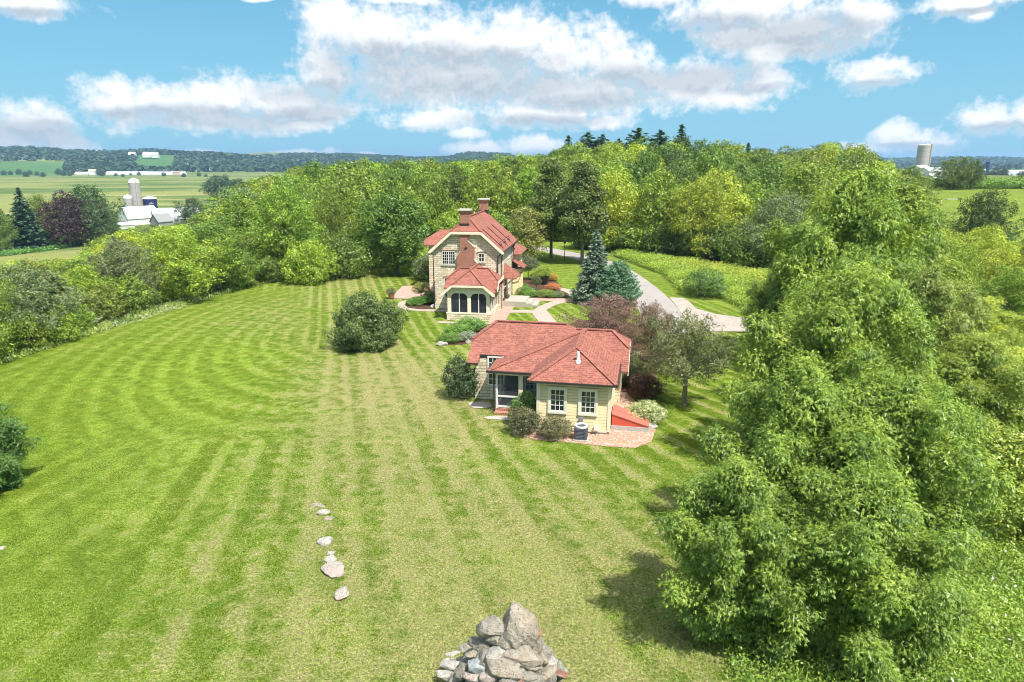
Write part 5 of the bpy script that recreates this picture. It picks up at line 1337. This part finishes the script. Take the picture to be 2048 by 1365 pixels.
for i, (a, b_, wz, hz, mt, lab, dep) in enumerate(CS):
    px_, py_ = z6(a, b_); x, y, z = on_cone(px_, py_)
    dist = math.sqrt(x * x + y * y + (CH - z) ** 2); k = dist / FPX / 6.4
    sx_, sh = wz * k * 1.2, hz * k * 1.2
    if i == 0: rock('cairn_stone', lab, 'stone', (x, y + .2, z - .12), (sx_ * .86, sh * .62, sh * .78), mt, 14, (R(-38), 0, R(8)), 'stones of the cairn', 9, 4, .9); continue
    if i == 1: x += .09; z -= .14
    rock('cairn_stone', lab, 'stone', (x, y + .12, z - .02), (sx_, sh * 1.0, sh * dep), mt, 143 + i * 7, (R(-18 if z > .3 else 0) + random.uniform(-.15, .15), random.uniform(-.2, .2), random.uniform(-.4, .4)), 'stones of the cairn', 10, 3)
# core of the heap: rubble between and behind the face stones
gg = np.random.default_rng(77); bmc = bmesh.new()
for i in range(150):
    a = gg.uniform(0, 6.283); f = gg.uniform(0, .84) ** .6; rr_ = CR * .92 * f
    mtx = bpy.data.meshes
    x = CX + rr_ * math.cos(a); y = CY + rr_ * math.sin(a); z = CHt * (1 - rr_ / CR) - .34
    r_ = bmesh.ops.create_icosphere(bmc, subdivisions=2, radius=gg.uniform(.16, .30))
    sc3 = gg.uniform(.7, 1.2, 3)
    for v in r_['verts']: v.co = Vector((v.co.x * sc3[0] * (1 + .12 * math.sin(v.co.y * 20 + i)), v.co.y * sc3[1], v.co.z * sc3[2] * (1 + .12 * math.cos(v.co.x * 25 + i)))) + Vector((x, y, max(z, 0)))
me = bpy.data.meshes.new('rubble'); bmc.to_mesh(me); bmc.free(); me.materials.append(MATS['rock_pit'])
tag(link('rubble', me), 'small rubble filling the gaps inside the stone cairn', 'rubble', kind='stuff')
# stones lying in the lawn
for i, (px_, py_, wz, dz, ht, mt, lab) in enumerate([
 (638, 1012, 28, 12, .06, 'rock_tan', 'farthest flat stone of the line in the lawn, half sunk in grass'), (646, 1028, 24, 11, .16, 'rock_pale', 'whitest oval stone near the far end of the line in the lawn'),
 (659, 1037, 20, 9, .05, 'rock_tan', 'thin sunken stone just right of the whitest oval one in the lawn'), (651, 1086, 28, 18, .16, 'rock_pale', 'rounded white stone in the middle of the lawn line'),
 (661, 1107, 18, 8, .08, 'rock_pale', 'small flat pale stone below the rounded white one in the lawn'), (662, 1120, 22, 12, .12, 'rock_pale', 'small triangular pale stone touching the largest slab'),
 (667, 1140, 48, 32, .15, 'rock_pink', 'large ridged brownish-pink slab in the lawn line'), (686, 1192, 27, 25, .26, 'rock_pink', 'nearest lawn stone, round and pinkish with a dark side'),
 (4, 1097, 16, 7, .06, 'rock_pale', 'pale stone at the left edge of the photo in the lawn')]):
    x, y = G(px_, py_); k = math.hypot(y, CH) / FPX
    rock('lawn_stone', lab, 'stone', (x, y, ht * .25), (wz * k, dz * k * 1.7, ht * 1.6), mt, 300 + i, (0, 0, random.uniform(-.3, .3)), 'stones lying in the lawn', 9, 3)
for i, (px_, py_, s, mt, lab) in enumerate([(884, 691, .9, 'rock_pale', 'pale boulder at the left tip of the bed before the house porch'), (937, 686, .8, 'rock_pink', 'flat boulder at the right of the bed before the house porch'), (866, 615, .8, 'rock_pale', 'whitish boulder beside the house corner in the left bed'),
 (1302, 856, .85, 'rock_pale', 'pale boulder at the end of the red cellar doors'), (1033, 866, .5, 'rock_pink', 'small pinkish stone at the foot of the porch shrub'), (752, 530, 1.6, 'rock_pale', 'pale rocks at the wood edge left of the lone maple')]):
    x, y = G(px_, py_); rock('boulder', lab, 'boulder', (x, y, s * .12), (s, s * .7, s * .5), mt, 500 + i, (0, 0, i * .7), None, 9, 3)
x, y = G(960, 812); rock('paving_slab', 'pale flat slab beside the stone corner of the cottage', 'slab', (x, y, .03), (1.9, 1.3, .14), 'flagstone', 601, (0, 0, R(-11)), None, 12, 3)
x, y = G(1000, 838); rock('paving_slab', 'pale flat slab before the brick step of the cottage porch', 'slab', (x + .2, y, .02), (2.0, .7, .12), 'flagstone', 602, (0, 0, R(-11)), None, 12, 3)

# ---- garden of the house
def pot(px_, py_, s, col, lab, flower=None):
    x, y = G(px_, py_); t = thing('flower_pot', lab, 'flower pot', (x, y, .05), 0, s)
    b = MB(); b.rings([(0, 0, 0, .26), (0, 0, .08, .30), (0, 0, .5, .42), (0, 0, .58, .44), (0, 0, .58, .38), (0, 0, .5, .36)], 16); b.build('pot', 'dark_metal' if s > 1 else 'terracotta', t)
    o = link('plant', K['shrub'][0][0], t, (0, 0, .45), 0, col); o.scale = (.42, .42, .34)
pot(1087, 569, 1.7, (.28, .36, .05), 'big dark pot with yellow-green plants in the house garden bed')
pot(783, 598, .9, (.20, .22, .08), 'small pot with a plant at the left end of the brick patio')
pot(1007, 604, .6, (.20, .12, .08), 'little pot by the house wall, left of the entrance steps')
pot(1004, 612, .6, (.18, .08, .06), 'little reddish pot nearest the porch corner')
def shrub(px_, py_, h, wd, col, lab, name='garden_plant', cat='plant', group=None): return tree('shrub', *G(px_, py_), h, wd, col, lab, cat, name, group, z=.02, jitter=.06)
shrub(840, 609, .8, 2.6, (.12, .26, .04), 'bright green hostas in the bed at the left house corner')
shrub(862, 604, 1.1, 1.8, 'deep', 'dark green plant against the house wall in the left bed')
shrub(823, 611, .6, 1.5, (.15, .28, .05), 'light green plant at the rounded left end of the left bed')
def topiary(px_, py_, h, wd, col, lab):
    x, y = G(px_, py_); t = thing('standard_shrub', lab, 'shrub', (x, y, .02))
    b = MB(); b.rings([(0, 0, 0, .07), (.03, 0, h * .55, .05)], 7); b.build('stem', 'bark', t)
    o = link('crown', K['shrub'][1][0], t, (0, 0, h * .38), 0, col); o.scale = (wd / 3.4, wd / 3.4, h * .62 / 2.5)
topiary(842, 600, 1.8, 1.9, (.26, .28, .06), 'golden-green clipped shrub on a short stem in the left bed')
topiary(1056, 560, 2.9, 2.8, (.12, .15, .07), 'grey-green round-headed small tree beside the rear wing of the house')
topiary(1073, 582, 1.7, 1.1, (.12, .15, .06), 'little round-headed shrub in the middle of the garden bed')
shrub(1036, 582, .9, 2.4, (.12, .27, .04), 'bright green hostas by the entrance steps, left clump', group='hostas by the entrance')
shrub(1049, 588, .8, 2.2, (.13, .27, .045), 'bright green hostas by the entrance steps, middle clump', group='hostas by the entrance')
shrub(1060, 594, .7, 2.0, (.16, .29, .045), 'lighter green hostas nearest the brick entrance path', group='hostas by the entrance')
shrub(1094, 595, .8, 2.3, (.20, .30, .05), 'low yellow-green plants at the front of the round bed')
shrub(1116, 595, .6, 1.7, (.20, .26, .12), 'pale green low plant at the right tip of the round bed')
shrub(1104, 562, .9, 1.7, (.45, .30, .04), 'yellow-orange flowering clump at the back of the garden bed')
shrub(1106, 580, .7, 1.8, (.50, .22, .08), 'orange flowering clump in the middle of the garden bed')
shrub(1073, 560, .9, 1.8, (.25, .33, .05), 'yellow-green plant left of the big dark pot')
shrub(915, 672, .9, 3.0, (.14, .27, .04), 'bright green plants in the bed before the house porch, left clump', group='plants before the house porch')
shrub(940, 662, 1.1, 2.8, (.12, .26, .04), 'bright green plants in the bed before the house porch, right clump', group='plants before the house porch')
shrub(900, 684, .7, 2.4, (.16, .28, .05), 'low light green plants beside the pale boulder before the house porch')
shrub(935, 682, .7, 2.0, (.28, .32, .22), 'whitish flowering plants in the bed before the house porch')
shrub(1138, 675, 1.0, 2.0, 'deep', 'dark green low shrub at the left foot of the reddish-brown tree')
b = MB(); x, y = G(1129, 521)
t = thing('lawn_post', 'thin dark post on the lawn between the two egg-shaped trees', 'post', (x, y, 0)); b.rings([(0, 0, 0, .05), (0, 0, 2.6, .05)], 8); b.build('pole', 'dark_metal', t); b = MB(); b.box(-.16, .16, -.16, .16, 2.6, 2.95); b.build('lamp_head', 'dark_metal', t)

# ---- farm at left
def place(px_, py_, Y): X, _, Z = AT(px_, py_, Y); return X, Y
def lathe(name, mat, parent, prof, n=28, smooth=True, loc=None):
    b = MB(); b.rings([(0, 0, z, r) for r, z in prof], n, cap=True)
    o = b.build(name, mat, parent, smooth=False, loc=loc); me = o.data; uv = me.uv_layers[0]
    for p in me.polygons:
        for li in p.loop_indices:
            c = me.vertices[me.loops[li].vertex_index].co; uv.data[li].uv = (math.atan2(c.y, c.x) * prof[0][0], c.z)
    if smooth:
        me.polygons.foreach_set('use_smooth', np.ones(len(me.polygons), bool))
        try: me.set_sharp_from_angle(angle=R(30))
        except Exception: pass
    return o
def silo(name, lab, X, Y, z0, r, h, mat, roofm, dome, chute=True):
    t = thing(name, lab, 'silo', (X, Y, z0))
    lathe('body', mat, t, [(r, -1), (r, h)])
    b = MB()
    k = 6 if dome else 1
    prof = [(r * 1.02 * math.cos(math.pi / 2 * i / 6), h + r * dome * math.sin(math.pi / 2 * i / 6)) for i in range(6)] + [(.05, h + r * dome)]
    lathe('roof', roofm, t, prof)
    if chute:
        b = MB(); b.rings([(r * .75, -r * .75, 0, .55), (r * .75, -r * .75, h + .5, .55), (r * .62, -r * .62, h + r * dome * .8, .5), (r * .4, -r * .4, h + r * dome + .2, .45)], 10); b.build('chute', mat if mat != 'blue_enamel' else 'white_metal', t)
    b = MB()
    for k in range(int(h / 1.6)): 
        z = .8 + k * 1.6
        b.rings([((r + .02) * math.cos(6.283 * q / 24), (r + .02) * math.sin(6.283 * q / 24), z, .05) for q in range(25)], 4, cap=False)
    b.build('hoop', 'grey_metal' if mat != 'blue_enamel' else 'blue_enamel', t)
    return t
Y = 425; X, _ = place(274, 413, Y); zg = Hs(X, Y); _, _, zt = AT(274, 366, Y)
silo('concrete_silo', 'tall concrete stave silo with white dome behind the white barn', X, Y, zg, 3.0, zt - zg, 'silo_stave', 'white_metal', .85)
Y = 420; X, _ = place(257.5, 413, Y); _, _, zt = AT(257, 397, Y)
silo('concrete_silo', 'short concrete silo with white dome left of the tall one', X, Y, Hs(X, Y), 2.3, zt - Hs(X, Y), 'silo_stave', 'white_metal', .9, False)
Y = 430; X, _ = place(301, 413, Y); _, _, zt = AT(301, 398, Y)
t = silo('blue_silo', 'dark blue enamelled silo with pale roof right of the tall concrete silo', X, Y, Hs(X, Y), 3.9, zt - Hs(X, Y), 'blue_enamel', 'white_metal', .35, False)
b = MB(); hz_ = zt - Hs(X, Y) - 2.9; aa = -.95
b.beam((3.95 * math.cos(aa - .33), 3.95 * math.sin(aa - .33), hz_), (3.95 * math.cos(aa + .3), 3.95 * math.sin(aa + .3), hz_ + .1), .06, .5); b.beam((3.97 * math.cos(aa - .1), 3.97 * math.sin(aa - .1), hz_ + .5), (3.97 * math.cos(aa + .15), 3.97 * math.sin(aa + .15), hz_ + .5), .06, .5); b.build('emblem', 'white_paint', t)
b = MB(); b.rings([(-1.2 + .0, 0, zt - Hs(X, Y) + 1.2, .15), (-1, 0, zt - Hs(X, Y) + 3.0, .15), (0, 0, zt - Hs(X, Y) + 3.2, .15), (.6, 0, zt - Hs(X, Y) + 2.2, .15)], 8); b.build('filler_pipe', 'grey_metal', t)
def barn(name, lab, X, Y, z0, L, W, eave, mid_, top, rot, cat='barn', win=True, roofm='barn_roof', wallm='white_paint'):
    t = thing(name, lab, cat, (X, Y, z0), rot)
    k = .62
    prof = [(-W / 2, -1), (W / 2, -1), (W / 2, eave), (W / 2 * k, mid_), (0, top), (-W / 2 * k, mid_), (-W / 2, eave)] if mid_ else [(-W / 2, -1), (W / 2, -1), (W / 2, eave), (0, top), (-W / 2, eave)]
    b = MB(); b.prism(prof, 0, L, 'x'); b.build('wall', wallm, t)
    o = .4; pts = [(-W / 2 - o, eave - .25), (-W / 2 * k, mid_ + .12), (0, top + .15), (W / 2 * k, mid_ + .12), (W / 2 + o, eave - .25)] if mid_ else [(-W / 2 - o, eave - .1), (0, top + .15), (W / 2 + o, eave - .1)]
    F = [[(-o, p[0], p[1]), (L + o, p[0], p[1]), (L + o, q[0], q[1]), (-o, q[0], q[1])] for p, q in zip(pts, pts[1:])]
    b = MB(); b.thick(F, .18); b.build('roof', roofm, t)
    if win:
        for q in range(4):
            b = MB(); b.box(-.06, 0.02, -W * .32 + q * 1.5, -W * .32 + q * 1.5 + .9, 1.6, 2.9); b.build('window', 'glass', t)
        for (yy, zz_) in ((-1.6, 6.2), (1.2, 6.2)): b = MB(); b.box(-.06, 0.02, yy, yy + .7, zz_, zz_ + 1.0); b.build('window', 'glass', t)
    return t
X, Y = place(243, 440, 392)[0], 392
barn('white_barn', 'white gambrel-roofed barn below the silos at left', X + .8, Y, Hs(X, Y) - .3, 18, 11, 4.2, 7.8, 10.2, R(56))
X, Y = place(306, 440, 400)[0], 400
barn('white_barn', 'long low white shed roof joined to the right of the gambrel barn', X, Y, Hs(X, Y) - .3, 24, 13, 2.8, None, 8.6, R(38), win=False)
X, Y = place(308, 440, 384)[0], 384
barn('grey_shed', 'small grey gabled shed in front of the joint of the white barns', X, Y, Hs(X, Y) - .3, 9, 7, 3.0, None, 7.0, R(62), 'shed', False, 'farm_grey', 'farm_grey')
X, Y = place(228, 452, 372)[0], 372
barn('farm_shed', 'low pale lean-to left of the gambrel barn', X, Y, Hs(X, Y) - .3, 9, 6, 2.4, None, 3.6, R(40), 'shed', False)
X, Y = place(10, 452, 290)[0], 290
barn('farm_shed', 'pale low roof between trees at the far left edge', X, Y, Hs(X, Y), 8, 6, 3, None, 4.6, R(10), 'shed', False)
# distant farmsteads in the valley and on the hill
Yf = 1720
for (px_, L, W, e_, t_, rot, nm, lab, cat, rm, wm) in [
 (214, 95, 16, 4, 9, 4, 'long_barn', 'very long white barn roof across the valley, left half', 'barn', 'barn_roof', 'white_paint'), (292, 92, 16, 4, 8.5, 4, 'long_barn', 'very long white barn roof across the valley, right half', 'barn', 'barn_roof', 'white_paint'),
 (151, 30, 16, 3, 8, 10, 'farm_building', 'low white roofed building left of the distant farmhouse', 'building', 'barn_roof', 'white_paint'), (178, 16, 12, 9, 14, 20, 'farmhouse', 'distant pinkish farmhouse with a pale roof in the valley', 'house', 'house_tan', 'white_paint'),
 (348, 14, 12, 8, 9, 0, 'farm_building', 'small tan block beside the far end of the long barn', 'building', 'house_tan', 'house_tan')]:
    X = AT(px_, 345, Yf)[0]; barn(nm, lab, X, Yf, Hs(X, Yf) - .5, L, W, e_, None, t_, R(rot), cat, False, rm, wm)
r0 = 2480
for (px_, L, nm, lab) in ((288, 34, 'hilltop_house', 'white farmhouse on the distant wooded hilltop'), (306, 20, 'hilltop_barn', 'white barn right of the hilltop farmhouse'), (259, 22, 'hilltop_barn', 'small white building on the hill left of the hilltop farmhouse')):
    X, Y, _ = AT(px_, 320, r0); barn(nm, lab, X, Y, Hs(X, Y) + 4, L, 18, 8, None, 17, R(8), 'building', False)
# right-hand farm
Y = 450; X = AT(1842, 345, Y)[0]; zg = Hs(X, Y); _, _, zt = AT(1846, 291, Y)
t = silo('concrete_silo', 'tall open-topped concrete silo standing above the trees at right', X, Y, zg, 3.75, zt - zg, 'silo_stave', 'white_metal', .12, True)
h_ = zt - zg
b = MB(); b.rings([(1.2 + 1.9 * math.cos(a), -1.0, h_ + .3 + 2.2 * math.sin(a), .13) for a in [math.pi * k / 8 for k in range(9)]], 6); b.build('filler_hoop', 'grey_metal', t)
for (px_, py_, Y, L, W, e_, t_, rot, lab) in [(1845, 356, 420, 12, 9, 3, 5, 15, 'white shed roof at the foot of the right silo'), (1858, 366, 300, 10, 7, 1.8, 3.2, 5, 'low white roof right of the right silo foot'), (1830, 352, 440, 10, 8, 4, 6, 30, 'small white building just left of the right silo')]:
    X = AT(px_, py_, Y)[0]; zz_ = AT(px_, py_, Y)[2] - t_; barn('farm_shed', lab, X, Y, max(Hs(X, Y) - .2, zz_ - 3), L, W, e_, None, t_ + max(0, 0), R(rot), 'shed', False)
Y = 1150
X = AT(1988, 333, Y)[0]; barn('long_barn', 'very long white barns beyond the green fields at the right edge', X, Y, Hs(X, Y) + 0, 90, 22, 5, None, 11, R(-4), 'barn', False)
X = AT(1975, 333, Y)[0]; silo('blue_silo', 'distant tall dark blue silo at the left end of the long white barns', X, Y, Hs(X, Y), 3.2, 24, 'blue_enamel', 'blue_enamel', .3, False)
X = AT(1969, 333, Y)[0]; silo('blue_silo', 'distant short blue-grey silo left of the dark blue one', X, Y, Hs(X, Y), 3.4, 12, 'grey_metal', 'grey_metal', .5, False)
X, Y = AT(1904, 398, 185)[0], 185
sheet_ = MB(); sheet_.box(-1.6, 1.6, -.6, .6, -.1, .12); o = sheet_.build('concrete_pad', 'concrete', None, loc=(X, Y, Hs(X, Y))); tag(o, 'pale slab lying in the far right field before the twin-trunked tree', 'slab')

# ------------------------------------------------------------------ haze
hm = bpy.data.materials.new('haze'); hm.use_nodes = True
nt = NT(hm.node_tree); nt.n.clear()
pv = nt.node('ShaderNodeVolumePrincipled'); pv.inputs['Color'].default_value = (.44, .70, 1, 1); pv.inputs['Density'].default_value = 1.15e-4; pv.inputs['Anisotropy'].default_value = 0.2
ho = nt.node('ShaderNodeOutputMaterial'); nt.l.new(pv.outputs[0], ho.inputs['Volume'])
MATS['haze'] = hm
b = MB(); b.box(-12600, 12600, -12600, 12600, -60, 115); o = b.build('haze', 'haze'); tag(o, 'thin blue summer haze over the valley', 'haze', kind='stuff')
